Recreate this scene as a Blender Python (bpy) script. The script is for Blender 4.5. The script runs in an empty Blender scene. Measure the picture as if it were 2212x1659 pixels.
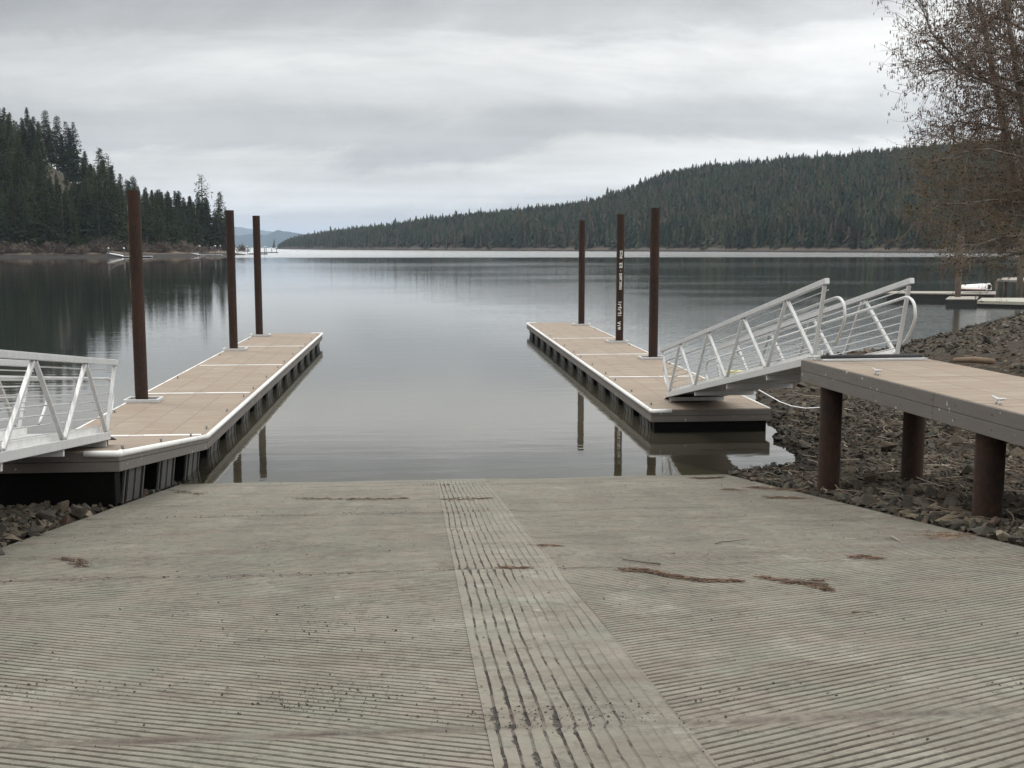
import bpy, math, random
import numpy as np
from math import sin, cos, pi, atan, tan, sqrt, radians
from mathutils import Vector

# ------------------------------------------------------------------ camera, sky, sun, exposure
S = bpy.context.scene
COL = S.collection
CAM_H = 3.9            # metres above the lake
F = 2400.0             # focal length in pixels of a 2212 px wide frame
PITCH = atan(295.5 / F)
YAW = atan(201 * cos(PITCH) / F)
cd = bpy.data.cameras.new('camera'); cam = bpy.data.objects.new('camera', cd); COL.objects.link(cam)
cam.location = (0, 0, CAM_H); cam.rotation_euler = (pi / 2 - PITCH, 0, -YAW)
cd.sensor_width = 36; cd.lens = F / 2212 * 36; cd.clip_start = .1; cd.clip_end = 60000
S.camera = cam

SUN_EL, SUN_AZ = 60, -50     # azimuth clockwise from +Y
W = bpy.data.worlds.new('World'); S.world = W; W.use_nodes = True
nt = W.node_tree; nt.nodes.clear()
def N(nt, t, **k):
    n = nt.nodes.new(t)
    for a, b in k.items():
        if a.startswith('i_'):
            n.inputs[a[2:].replace('_', ' ')].default_value = b
        else: setattr(n, a, b)
    return n
def ramp(nt, src, stops, interp='LINEAR'):
    r = nt.nodes.new('ShaderNodeValToRGB'); r.color_ramp.interpolation = interp
    e = r.color_ramp.elements
    while len(e) < len(stops): e.new(.5)
    for i, (p, c) in enumerate(stops):
        e[i].position = p; e[i].color = (c, c, c, 1) if not hasattr(c, '__len__') else (*c, 1)
    nt.links.new(src, r.inputs[0]); return r.outputs[0]
def math_(nt, op, a, b=None, c=None, clamp=False):
    n = nt.nodes.new('ShaderNodeMath'); n.operation = op; n.use_clamp = clamp
    for i, x in enumerate((a, b, c)):
        if x is None: continue
        if hasattr(x, 'is_output'): nt.links.new(x, n.inputs[i])
        else: n.inputs[i].default_value = x
    return n.outputs[0]
def mixc(nt, fac, a, b, mode='MIX'):
    n = nt.nodes.new('ShaderNodeMix'); n.data_type = 'RGBA'; n.blend_type = mode
    for j, x in ((0, fac), (6, a), (7, b)):
        s = n.inputs[j]
        if hasattr(x, 'is_output'): nt.links.new(x, s)
        elif hasattr(x, '__len__'): s.default_value = (*x, 1)
        elif j == 0: s.default_value = x
        else: s.default_value = (x, x, x, 1)
    return n.outputs[2]
def noise(nt, vec, scale, detail=4, rough=.5, dist=0.0):
    n = nt.nodes.new('ShaderNodeTexNoise'); n.inputs['Scale'].default_value = scale
    n.inputs['Detail'].default_value = detail; n.inputs['Roughness'].default_value = rough
    n.inputs['Distortion'].default_value = dist
    nt.links.new(vec, n.inputs['Vector']); return n.outputs[0]
def mapping(nt, vec, scale=(1, 1, 1), loc=(0, 0, 0), rot=(0, 0, 0)):
    n = nt.nodes.new('ShaderNodeMapping')
    n.inputs['Scale'].default_value = scale; n.inputs['Location'].default_value = loc; n.inputs['Rotation'].default_value = rot
    nt.links.new(vec, n.inputs['Vector']); return n.outputs[0]

sky = N(nt, 'ShaderNodeTexSky', sky_type='NISHITA'); sky.sun_disc = False
sky.sun_elevation = radians(SUN_EL); sky.sun_rotation = radians(SUN_AZ)
tc = N(nt, 'ShaderNodeTexCoord').outputs['Generated']
sep = N(nt, 'ShaderNodeSeparateXYZ'); nt.links.new(tc, sep.inputs[0])
# cloud deck: directions projected on a plane overhead
zz = math_(nt, 'ADD', math_(nt, 'MAXIMUM', sep.outputs[2], 0.0), .06)
cx = math_(nt, 'DIVIDE', sep.outputs[0], zz); cy = math_(nt, 'DIVIDE', sep.outputs[1], zz)
comb = N(nt, 'ShaderNodeCombineXYZ'); nt.links.new(cx, comb.inputs[0]); nt.links.new(cy, comb.inputs[1])
pv = comb.outputs[0]
n1 = noise(nt, mapping(nt, pv, (.16, .42, 1), (3.1, .4, 0)), 1.0, 5, .5, .3)
n2 = noise(nt, mapping(nt, pv, (.42, 1.15, 1), (7.3, 2.2, 0)), 1.0, 6, .55, .4)
n3 = noise(nt, mapping(nt, tc, (4.2, 4.2, 14), (.7, .2, .15)), 1.0, 8, .60, .5)
el = math_(nt, 'ADD', sep.outputs[2], math_(nt, 'MULTIPLY', math_(nt, 'SUBTRACT', noise(nt, mapping(nt, tc, (2.0, 2.0, 7.5), (5.3, 1.1, 2.2)), 1.0, 8, .60, .5), .5), .13))
el = math_(nt, 'ADD', el, math_(nt, 'MULTIPLY', sep.outputs[0], -.035))
# layers of cloud met going up from the horizon
band = ramp(nt, el, [(0, .84), (.022, .74), (.034, .80), (.052, 1.02), (.072, 1.0), (.084, .74), (.10, .74), (.125, .90), (.155, 1.0), (.168, .92), (.182, .74), (.205, .68), (.26, .85), (.42, 1.0), (1, 1.1)], 'EASE')
lum = math_(nt, 'MULTIPLY', band, math_(nt, 'ADD', math_(nt, 'MULTIPLY', n1, .5), .75))
lum = math_(nt, 'MULTIPLY', lum, math_(nt, 'ADD', math_(nt, 'MULTIPLY', n2, .34), .83))
lum = math_(nt, 'MULTIPLY', lum, math_(nt, 'ADD', math_(nt, 'MULTIPLY', n3, .84), .59))
# brighter toward the right of the lake
rt = math_(nt, 'MULTIPLY', math_(nt, 'MAXIMUM', math_(nt, 'SUBTRACT', sep.outputs[0], .12), 0.0), 1.0)
lum = math_(nt, 'MULTIPLY', lum, math_(nt, 'ADD', 1.0, rt))
ld = math_(nt, 'MULTIPLY', math_(nt, 'MAXIMUM', math_(nt, 'SUBTRACT', .10, sep.outputs[0]), 0.0), ramp(nt, sep.outputs[2], [(.12, 0), (.19, .62), (.3, .3), (.5, 0)]))
lum = math_(nt, 'MULTIPLY', lum, math_(nt, 'SUBTRACT', 1.0, ld))
# an overcast sky is up to three times brighter overhead than low down
zen = ramp(nt, sep.outputs[2], [(0, .43), (.215, .46), (.30, .80), (.6, .96), (1, 1.04)])
lum = math_(nt, 'MULTIPLY', lum, math_(nt, 'MULTIPLY', zen, 17.5))
tint = ramp(nt, lum, [(0, (.86, .94, 1.0)), (1, (.97, 1.0, 1.0))])
tint = ramp(nt, band, [(.5, (.945, .975, 1.0)), (.95, (1.0, 1.0, .975))])
cl = mixc(nt, 1.0, tint, lum, 'MULTIPLY')
full = mixc(nt, .95, sky.outputs[0], cl)
bg = N(nt, 'ShaderNodeBackground'); bg.inputs['Strength'].default_value = .1
nt.links.new(full, bg.inputs[0])
nt.links.new(bg.outputs[0], N(nt, 'ShaderNodeOutputWorld').inputs[0])

sd = bpy.data.lights.new('sun', 'SUN'); sd.energy = 1.15; sd.angle = radians(12); sd.color = (1, .97, .92)
sun = bpy.data.objects.new('sun', sd); COL.objects.link(sun)
_d = Vector((sin(radians(SUN_AZ)) * cos(radians(SUN_EL)), cos(radians(SUN_AZ)) * cos(radians(SUN_EL)), sin(radians(SUN_EL))))
sun.rotation_euler = _d.to_track_quat('Z', 'Y').to_euler()
S.view_settings.view_transform = 'Standard'; S.view_settings.look = 'None'
S.view_settings.exposure = 0; S.view_settings.gamma = 1
S.cycles.max_bounces = 6; S.cycles.transparent_max_bounces = 24
try: S.cycles.volume_bounces = 0
except Exception: pass

# ------------------------------------------------------------------ helpers
rnd = random.Random(7); rng = np.random.default_rng(11)
_R = np.array(cam.rotation_euler.to_matrix())
def ray(u, v): return _R @ np.array([(u - 1106) / F, -(v - 829.5) / F, -1.0])
def P(u, v, z=0.0):
    d = ray(u, v); return np.array([0, 0, CAM_H]) + d * ((z - CAM_H) / d[2])
def Q(u, v, Y):
    d = ray(u, v); return np.array([0, 0, CAM_H]) + d * (Y / d[1])

def vnoise(x, y, seed=0):
    x = np.asarray(x, float); y = np.asarray(y, float)
    xi = np.floor(x).astype(np.int64); yi = np.floor(y).astype(np.int64); fx = x - xi; fy = y - yi
    fx = fx * fx * (3 - 2 * fx); fy = fy * fy * (3 - 2 * fy)
    def h(a, b):
        n = (a * 374761393 + b * 668265263 + seed * 974634777) & 0xffffffff
        n = ((n ^ (n >> 13)) * 1274126177) & 0xffffffff
        return ((n ^ (n >> 16)) & 0xffff) / 65535.0
    return (h(xi, yi) * (1 - fx) + h(xi + 1, yi) * fx) * (1 - fy) + (h(xi, yi + 1) * (1 - fx) + h(xi + 1, yi + 1) * fx) * fy
def fbm(x, y, o=4, seed=0):
    a = .5; s = 0; t = 0
    for i in range(o):
        s = s + a * vnoise(x * 2 ** i, y * 2 ** i, seed + i); t += a; a *= .5
    return s / t

def tag(o, label=None, cat=None, group=None, kind=None):
    if label: o['label'] = label
    if cat: o['category'] = cat
    if group: o['group'] = group
    if kind: o['kind'] = kind
    return o
def empty(name, loc, label=None, cat=None, group=None, kind=None):
    o = bpy.data.objects.new(name, None); COL.objects.link(o); o.location = loc; o.empty_display_size = .2
    return tag(o, label, cat, group, kind)
def np_mesh(name, V, Fc, mat, smooth=False, attrs=None):
    """V (n,3), Fc (m,k) one polygon size"""
    me = bpy.data.meshes.new(name); V = np.asarray(V, np.float32); Fc = np.asarray(Fc, np.int32)
    me.vertices.add(len(V)); me.vertices.foreach_set('co', V.ravel())
    k = Fc.shape[1]; me.loops.add(Fc.size); me.loops.foreach_set('vertex_index', Fc.ravel())
    me.polygons.add(len(Fc)); me.polygons.foreach_set('loop_start', np.arange(0, Fc.size, k, dtype=np.int32))
    me.polygons.foreach_set('loop_total', np.full(len(Fc), k, np.int32))
    me.polygons.foreach_set('use_smooth', np.full(len(Fc), bool(smooth)))
    for an, av in (attrs or {}).items():
        a = me.attributes.new(an, 'FLOAT', 'POINT'); a.data.foreach_set('value', np.asarray(av, np.float32))
    me.materials.append(mat); me.update(calc_edges=True); return me
def link(name, me, parent=None, loc=None):
    o = bpy.data.objects.new(name, me); COL.objects.link(o)
    if loc is not None: o.location = loc
    if parent: o.parent = parent
    return o
class MB:
    """collects shapes given in world coordinates, links them as one mesh object under a parent empty"""
    def __init__(s): s.v = []; s.f = []
    def add(s, vs, fs):
        b = len(s.v); s.v += [tuple(map(float, p)) for p in vs]; s.f += [tuple(b + i for i in f) for f in fs]; return s
    def box(s, x0, x1, y0, y1, z0, z1, zf=None):
        """zf(y) adds a vertical shift"""
        g = zf or (lambda y: 0)
        vs = [(x, y, z + g(y)) for z in (z0, z1) for y in (y0, y1) for x in (x0, x1)]
        return s.add(vs, [(0, 2, 3, 1), (4, 5, 7, 6), (0, 1, 5, 4), (2, 6, 7, 3), (0, 4, 6, 2), (1, 3, 7, 5)])
    def bar(s, a, b, w, h, up=(0, 0, 1), taper=1):
        a = Vector(a); b = Vector(b); d = (b - a).normalized(); r = d.cross(Vector(up))
        if r.length < 1e-4: r = Vector((1, 0, 0))
        r.normalize(); u = r.cross(d).normalized()
        vs = []
        for p, k in ((a, 1), (b, taper)):
            for i, j in ((-1, -1), (1, -1), (1, 1), (-1, 1)): vs.append(p + r * (i * w / 2 * k) + u * (j * h / 2 * k))
        return s.add(vs, [(3, 2, 1, 0), (4, 5, 6, 7), (0, 1, 5, 4), (1, 2, 6, 5), (2, 3, 7, 6), (3, 0, 4, 7)])
    def tube(s, pts, r, n=8, cap=True):
        pts = [Vector(p) for p in pts]; rr = r if hasattr(r, '__len__') else [r] * len(pts)
        d0 = (pts[1] - pts[0]).normalized(); u = d0.orthogonal().normalized(); vs = []
        for i, p in enumerate(pts):
            d = (pts[min(i + 1, len(pts) - 1)] - pts[max(i - 1, 0)]).normalized()
            u = (u - d * u.dot(d)).normalized(); w = d.cross(u)
            for k in range(n):
                a = 2 * pi * k / n; vs.append(p + (u * cos(a) + w * sin(a)) * rr[i])
        fs = []
        for i in range(len(pts) - 1):
            for k in range(n):
                fs.append((i * n + k, i * n + (k + 1) % n, (i + 1) * n + (k + 1) % n, (i + 1) * n + k))
        if cap: fs += [tuple(range(n - 1, -1, -1)), tuple(range((len(pts) - 1) * n, len(pts) * n))]
        return s.add(vs, fs)
    def build(s, name, mat, parent=None, smooth=False, bevel=0, loc=None):
        me = bpy.data.meshes.new(name)
        off = parent.location if parent is not None else Vector(loc or (0, 0, 0))
        q = parent
        while q is not None and q.parent is not None: q = q.parent; off = off + q.location
        me.from_pydata([(x - off[0], y - off[1], z - off[2]) for x, y, z in s.v], [], s.f)
        me.materials.append(mat)
        if smooth: me.polygons.foreach_set('use_smooth', [True] * len(me.polygons))
        me.update(); o = link(name, me, parent, None if parent is not None else loc)
        if bevel:
            b = o.modifiers.new('bevel', 'BEVEL'); b.width = bevel; b.segments = 2; b.limit_method = 'ANGLE'
        return o
def copy_thing(o, loc, rz=0.0, sc=1.0, parent=None):
    c = o.copy(); COL.objects.link(c)
    if parent is None:
        c.location = loc; c.rotation_euler = (0, 0, rz); c.scale = sc if hasattr(sc, '__len__') else (sc, sc, sc)
    else: c.parent = parent
    for ch in list(o.children): copy_thing(ch, None, parent=c)
    return c

# ------------------------------------------------------------------ materials
def mat(name, f=None, col=(.5, .5, .5), rough=.7, metal=0.0, spec=.5):
    m = bpy.data.materials.new(name); m.use_nodes = True; n = m.node_tree
    b = n.nodes['Principled BSDF']; b.inputs['Base Color'].default_value = (*col, 1)
    b.inputs['Roughness'].default_value = rough; b.inputs['Metallic'].default_value = metal
    b.inputs['Specular IOR Level'].default_value = spec
    if f: f(n, b)
    return m
def obj_co(n): return n.nodes.new('ShaderNodeTexCoord').outputs['Object']
def geo_pos(n): return n.nodes.new('ShaderNodeNewGeometry').outputs['Position']
def bump(n, b, h, strength=.3, dist=.01):
    k = n.nodes.new('ShaderNodeBump'); k.inputs['Strength'].default_value = strength; k.inputs['Distance'].default_value = dist
    n.links.new(h, k.inputs['Height']); n.links.new(k.outputs[0], b.inputs['Normal'])
def attr(n, name):
    a = n.nodes.new('ShaderNodeAttribute'); a.attribute_name = name; return a.outputs['Fac']

def f_concrete(n, b):
    p = geo_pos(n); L = n.links
    big = noise(n, p, .55, 5, .6, .4); mid = noise(n, p, 3.1, 6, .62, .6); fine = noise(n, p, 55, 4, .6)
    pit = noise(n, p, 140, 2, .5)
    c = mixc(n, big, (.150, .146, .120), (.245, .228, .185))
    c = mixc(n, ramp(n, mid, [(.3, .0), (.72, .6)]), c, (.215, .212, .182))
    c = mixc(n, ramp(n, fine, [(.35, .45), (.7, 0)]), c, (.115, .110, .090))
    st = noise(n, mapping(n, p, (.7, 2.6, 1), (3, 8, 0)), 1.2, 5, .6, .8)       # damp, reddish grime
    c = mixc(n, ramp(n, st, [(.48, 0), (.70, .65)]), c, (.125, .100, .086))
    hi = noise(n, mapping(n, p, (1.0, .8, 1), (13, 4, 0)), 1.6, 5, .65, .5)     # worn pale bloom
    c = mixc(n, ramp(n, hi, [(.56, 0), (.76, .55)]), c, (.32, .315, .27))
    d = attr(n, 'dirt')                                                         # silt lying in the grooves
    sx = n.nodes.new('ShaderNodeSeparateXYZ'); L.new(p, sx.inputs[0]); gv = n.nodes.new('ShaderNodeCombineXYZ')
    L.new(sx.outputs[0], gv.inputs[0]); L.new(math_(n, 'MULTIPLY', attr(n, 'groove'), 7.31), gv.inputs[1])
    ga = noise(n, mapping(n, gv.outputs[0], (.55, 1, 1)), 1.0, 3, .6); gb = noise(n, mapping(n, gv.outputs[0], (7, 1, 1)), 1.0, 4, .75)
    dm = noise(n, p, 1.7, 5, .7, .4); dm2 = noise(n, p, 38, 3, .7)
    ga = ramp(n, ga, [(.32, .45), (.55, .95), (.7, 1.1)]); gb = ramp(n, gb, [(.28, .4), (.5, 1)])
    df = math_(n, 'MULTIPLY', math_(n, 'MULTIPLY', d, ga), math_(n, 'MULTIPLY', gb, ramp(n, dm, [(.3, .75), (.55, 1.3)])), clamp=True)
    df = math_(n, 'MULTIPLY', df, ramp(n, dm2, [(.25, .5), (.55, 1)]), clamp=True)
    c = mixc(n, df, c, mixc(n, dm, (.020, .015, .012), (.060, .040, .033)))
    c = mixc(n, math_(n, 'MULTIPLY', ramp(n, noise(n, p, 2.3, 4, .65, .5), [(.50, 0), (.64, .45)]), 1.0), c, (.205, .172, .150))
    c = mixc(n, math_(n, 'MULTIPLY', ramp(n, noise(n, mapping(n, p, loc=(7, 3, 0)), 1.9, 4, .65, .5), [(.52, 0), (.66, .4)]), 1.0), c, (.150, .162, .135))
    # dirt trodden over the ridges in patches, and chipped pale ridge edges
    sm_ = math_(n, 'MULTIPLY', ramp(n, noise(n, mapping(n, p, (1.0, 1.8, 1), (4, 1, 0)), .9, 6, .7, .6), [(.5, 0), (.66, 1)]), ramp(n, noise(n, p, 17, 5, .75), [(.42, 0), (.6, 1)]))
    c = mixc(n, math_(n, 'MULTIPLY', sm_, .8), c, (.072, .060, .051))
    ch = math_(n, 'MULTIPLY', ramp(n, noise(n, mapping(n, p, (9, 26, 1)), 1.0, 3, .6), [(.60, 0), (.68, 1)]), ramp(n, hi, [(.42, 0), (.62, 1)]))
    c = mixc(n, math_(n, 'MULTIPLY', ch, .35), c, (.36, .35, .31))
    s = attr(n, 'silt')                                                         # black gravel packed in the ribs
    g2 = n.nodes.new('ShaderNodeCombineXYZ'); L.new(math_(n, 'MULTIPLY', attr(n, 'groove'), 5.17), g2.inputs[0]); L.new(sx.outputs[1], g2.inputs[1])
    sn = noise(n, mapping(n, g2.outputs[0], (1, 3.0, 1)), 1.0, 4, .6); sn2 = noise(n, p, 34, 3, .7)
    sf = math_(n, 'MULTIPLY', ramp(n, math_(n, 'MULTIPLY', math_(n, 'MINIMUM', s, 1.0), ramp(n, sn, [(.40, 0), (.62, 1)])), [(.26, 0), (.34, 1)]), ramp(n, sn2, [(.34, 0), (.48, 1)]), clamp=True)
    c = mixc(n, sf, c, mixc(n, pit, (.007, .006, .006), (.050, .042, .036)))
    tm = ramp(n, noise(n, mapping(n, p, (1.7, .16, 1), (9, 0, 0)), 1.0, 5, .6, .3), [(.48, 0), (.66, .34)])   # tyre-darkened lanes
    c = mixc(n, tm, c, (.105, .100, .085))
    wk = noise(n, p, 9, 6, .8, .4)
    c = mixc(n, ramp(n, wk, [(.51, 0), (.64, .62)]), c, (.085, .074, .064))
    spk = ramp(n, noise(n, p, 24, 3, .6), [(.70, 0), (.73, 1)])
    c = mixc(n, math_(n, 'MULTIPLY', spk, .8), c, (.03, .025, .022))
    z = n.nodes.new('ShaderNodeSeparateXYZ'); L.new(p, z.inputs[0])
    wet = ramp(n, math_(n, 'ADD', z.outputs[2], math_(n, 'MULTIPLY', mid, .03)), [(0.03, 1), (.11, 0)])
    c = mixc(n, math_(n, 'MULTIPLY', wet, .8), c, (.10, .094, .068))
    c = mixc(n, 1.0, c, (.90, .885, .865), 'MULTIPLY')
    L.new(c, b.inputs['Base Color'])
    L.new(math_(n, 'SUBTRACT', .9, math_(n, 'MULTIPLY', wet, .5)), b.inputs['Roughness'])
    bump(n, b, math_(n, 'ADD', fine, math_(n, 'MULTIPLY', mid, .8)), .5, .006)
M_conc = mat('ribbed_concrete', f_concrete, rough=.9, spec=.3)

def f_alu(n, b):
    p = geo_pos(n); k = noise(n, p, 9, 5, .65, .5); j = noise(n, p, 60, 3, .6)
    n.links.new(mixc(n, ramp(n, k, [(.2, 0), (.8, 1)]), (.42, .42, .418), (.54, .54, .535)), b.inputs['Base Color'])
    n.links.new(math_(n, 'ADD', .33, math_(n, 'MULTIPLY', j, .25)), b.inputs['Roughness'])
    bump(n, b, j, .12, .002)
M_alu = mat('mill_aluminium', f_alu, metal=.25, rough=.42)
def f_white(n, b):
    p = geo_pos(n); k = noise(n, p, 7, 5, .7, .4)
    n.links.new(mixc(n, ramp(n, k, [(.35, 0), (.75, 1)]), (.70, .70, .69), (.54, .53, .50)), b.inputs['Base Color'])
M_white = mat('white_vinyl', f_white, rough=.45)
def f_rust(n, b):
    p = geo_pos(n); a = noise(n, mapping(n, p, (1, 1, .35)), 3.5, 6, .65, .5); c = noise(n, mapping(n, p, (1, 1, .5)), 22, 5, .7)
    col = mixc(n, ramp(n, a, [(.3, 0), (.7, 1)]), (.012, .0085, .0075), (.032, .0155, .0095))
    col = mixc(n, ramp(n, c, [(.45, 0), (.75, .6)]), col, (.075, .030, .014))
    col = mixc(n, ramp(n, noise(n, p, 5, 4, .7), [(.6, 0), (.72, .7)]), col, (.017, .012, .011))
    n.links.new(col, b.inputs['Base Color']); bump(n, b, c, .35, .004)
M_rust = mat('rusty_steel', f_rust, rough=.82, spec=.3)
def f_rustflake(n, b):
    f_rust(n, b); L = n.links
    p = geo_pos(n); s = n.nodes.new('ShaderNodeSeparateXYZ'); L.new(p, s.inputs[0])
    fl = noise(n, mapping(n, p, (5, 5, 1.4), (2, 0, 0)), 2.2, 4, .7, .3)
    # yellow flecks down the side away from the deck
    o = obj_co(n); so = n.nodes.new('ShaderNodeSeparateXYZ'); L.new(o, so.inputs[0])
    side = ramp(n, math_(n, 'ADD', math_(n, 'MULTIPLY', so.outputs[0], -7.3), 0), [(.80, 0), (.9, 1)])
    msk = math_(n, 'MULTIPLY', side, ramp(n, fl, [(.5, 0), (.56, 1)]))
    old = b.inputs['Base Color'].links[0].from_socket
    L.new(mixc(n, math_(n, 'MULTIPLY', msk, .75), old, (.33, .27, .11)), b.inputs['Base Color'])
M_rusty = mat('rusty_steel_yellow_flecks', f_rustflake, rough=.82, spec=.3)
def f_deck(n, b):
    p = geo_pos(n); L = n.links
    s = n.nodes.new('ShaderNodeSeparateXYZ'); L.new(p, s.inputs[0])
    st = noise(n, mapping(n, p, (.55, 7.5, 1)), 2.0, 5, .62, .25); bl = noise(n, p, 1.1, 4, .6); stn = noise(n, p, 2.4, 6, .75, .6); gr = noise(n, p, 110, 3, .6)
    c = mixc(n, ramp(n, st, [(.34, 0), (.66, 1)]), (.39, .35, .275), (.235, .155, .115))
    c = mixc(n, ramp(n, bl, [(.3, .55), (.7, 0)]), c, (.36, .315, .25))
    c = mixc(n, ramp(n, gr, [(.35, .35), (.65, 0)]), c, (.19, .155, .12))
    c = mixc(n, ramp(n, stn, [(.56, 0), (.70, .5)]), c, (.17, .135, .11)); c = mixc(n, ramp(n, noise(n, p, 31, 2, .5), [(.72, 0), (.75, .7)]), c, (.12, .10, .085))
    # seams between the moulded panels
    def seam(x, period, w):
        fr = math_(n, 'FRACT', math_(n, 'DIVIDE', x, period)); return math_(n, 'LESS_THAN', fr, w / period)
    a = n.nodes.new('ShaderNodeAttribute'); a.attribute_name = 'pu'; bb = n.nodes.new('ShaderNodeAttribute'); bb.attribute_name = 'pv'
    # alternate tone per board
    wn = n.nodes.new('ShaderNodeTexWhiteNoise'); cb = n.nodes.new('ShaderNodeCombineXYZ')
    L.new(math_(n, 'FLOOR', math_(n, 'DIVIDE', a.outputs['Fac'], .615)), cb.inputs[0]); L.new(math_(n, 'FLOOR', math_(n, 'DIVIDE', bb.outputs['Fac'], .305)), cb.inputs[1]); L.new(cb.outputs[0], wn.inputs[0])
    c = mixc(n, math_(n, 'MULTIPLY', wn.outputs['Value'], .55), c, (.25, .185, .14))
    sm = math_(n, 'MAXIMUM', seam(a.outputs['Fac'], .615, .010), math_(n, 'MULTIPLY', seam(bb.outputs['Fac'], .305, .008), .55))
    c = mixc(n, sm, c, (.13, .09, .07))
    c = mixc(n, 1.0, c, (.78, .79, .80), 'MULTIPLY')
    L.new(c, b.inputs['Base Color']); bump(n, b, math_(n, 'SUBTRACT', gr, math_(n, 'MULTIPLY', sm, 3)), .3, .002)
M_deck = mat('composite_deck', f_deck, rough=.85, spec=.25)
def f_fascia(n, b):
    p = geo_pos(n); k = noise(n, mapping(n, p, (1, 1, 5)), 3, 5, .65); j = noise(n, p, 90, 2, .6)
    c = mixc(n, k, (.090, .079, .071), (.130, .116, .105))
    c = mixc(n, ramp(n, noise(n, p, 13, 1, .3), [(.74, 0), (.76, .7)]), c, (.42, .40, .37))
    n.links.new(c, b.inputs['Base Color']); bump(n, b, j, .25, .002)
M_fascia = mat('grey_brown_board', f_fascia, rough=.75, spec=.3)
def f_float(n, b):
    p = geo_pos(n); k = noise(n, p, 6, 5, .7)
    n.links.new(mixc(n, k, (.0015, .0015, .0015), (.0045, .0045, .004)), b.inputs['Base Color'])
M_float = mat('black_polyethylene', f_float, rough=.7, spec=.06)
def f_rib(n, b):
    p = geo_pos(n); k = noise(n, mapping(n, p, (1, 1, 2)), 8, 5, .7)
    n.links.new(mixc(n, k, (.020, .020, .019), (.065, .063, .058)), b.inputs['Base Color'])
M_rib = mat('lit_float_rib', f_rib, rough=.6, spec=.3)  # light caught by the ribs, painted as a greyer plastic than the tub
M_galv = mat('dull_galvanised', col=(.22, .22, .22), rough=.6, metal=.3)
M_black = mat('black_rubber', col=(.012, .012, .013), rough=.7)
def f_under(n, b):
    n.links.new(mixc(n, noise(n, geo_pos(n), 4, 4, .6), (.03, .03, .028), (.07, .068, .06)), b.inputs['Base Color'])
M_under = mat('dark_well', f_under, rough=.8)
def f_rock(n, b):
    L = n.links; p = geo_pos(n); oi = n.nodes.new('ShaderNodeObjectInfo').outputs['Random']
    a = attr(n, 'tone'); r = math_(n, 'FRACT', math_(n, 'ADD', a, oi))
    base = ramp(n, r, [(0, (.040, .035, .029)), (.3, (.085, .072, .056)), (.5, (.125, .098, .068)), (.62, (.062, .064, .053)), (.8, (.165, .132, .092)), (.92, (.085, .050, .034)), (1, (.26, .225, .165))])
    k = noise(n, p, 11, 6, .68, .3); c = mixc(n, ramp(n, k, [(.3, .65), (.62, 0)]), base, (.028, .024, .020))
    c = mixc(n, ramp(n, noise(n, p, 28, 4, .7), [(.6, 0), (.8, .4)]), c, (.26, .24, .19))
    z = n.nodes.new('ShaderNodeSeparateXYZ'); L.new(p, z.inputs[0])
    wet = ramp(n, z.outputs[2], [(0.05, .75), (.28, 0)])
    c = mixc(n, wet, c, (.020, .018, .014))
    c = mixc(n, 1.0, c, (.72, .72, .70), 'MULTIPLY')
    L.new(c, b.inputs['Base Color']); bump(n, b, k, .7, .03)
M_rock = mat('basalt_rock', f_rock, rough=.85, spec=.3)
def f_soil(n, b):
    p = geo_pos(n); k = noise(n, p, 5, 7, .72, .5); j = noise(n, p, 26, 5, .7, .4)
    c = mixc(n, ramp(n, k, [(.3, 0), (.7, 1)]), (.016, .013, .010), (.060, .046, .033))
    c = mixc(n, ramp(n, j, [(.5, 0), (.66, .8)]), c, (.095, .070, .048))
    c = mixc(n, ramp(n, noise(n, p, 60, 4, .7), [(.58, 0), (.66, .5)]), c, (.015, .012, .010))
    n.links.new(c, b.inputs['Base Color']); bump(n, b, math_(n, 'ADD', k, j), 1.0, .06)
M_soil = mat('stony_soil', f_soil, rough=.95, spec=.2)
def f_hill(n, b):
    p = geo_pos(n); k = noise(n, p, .045, 7, .68, .4); j = noise(n, p, .35, 5, .7)
    L = n.links; z = n.nodes.new('ShaderNodeSeparateXYZ'); L.new(p, z.inputs[0])
    c = mixc(n, ramp(n, k, [(.42, 0), (.75, 1)]), (.030, .028, .020), (.105, .085, .050))
    c = mixc(n, ramp(n, j, [(.5, 0), (.62, .7)]), c, (.042, .036, .028))
    h = math_(n, 'ADD', z.outputs[2], math_(n, 'MULTIPLY', math_(n, 'SUBTRACT', j, .5), 1.2))
    c = mixc(n, ramp(n, math_(n, 'DIVIDE', h, 10.0), [(.0, 1), (.24, 1), (.34, 0)]), c, mixc(n, ramp(n, j, [(.42, 0), (.58, 1)]), (.050, .038, .030), (.235, .185, .135)))
    c = mixc(n, ramp(n, math_(n, 'DIVIDE', h, 10.0), [(.0, 1), (.10, 1), (.14, 0)]), c, mixc(n, j, (.022, .020, .019), (.045, .041, .038)))
    L.new(c, b.inputs['Base Color'])
M_hill = mat('hill_ground', f_hill, rough=.95, spec=.1)
def f_hill2(n, b):
    L = n.links; p = geo_pos(n); j = noise(n, p, .12, 6, .7); z = n.nodes.new('ShaderNodeSeparateXYZ'); L.new(p, z.inputs[0])
    c = mixc(n, j, (.030, .030, .022), (.070, .056, .042))
    c = mixc(n, ramp(n, math_(n, 'ADD', z.outputs[2], math_(n, 'MULTIPLY', j, 1.0)), [(.8, 0), (1, 0)]), c, c)
    h = math_(n, 'DIVIDE', math_(n, 'ADD', z.outputs[2], math_(n, 'MULTIPLY', j, .8)), 10.0)
    c = mixc(n, ramp(n, h, [(0, 1), (.34, 1), (.42, 0)]), c, mixc(n, j, (.060, .050, .042), (.15, .122, .095)))
    c = mixc(n, ramp(n, h, [(0, 1), (.15, 1), (.19, 0)]), c, (.036, .032, .032))
    L.new(c, b.inputs['Base Color'])
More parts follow.
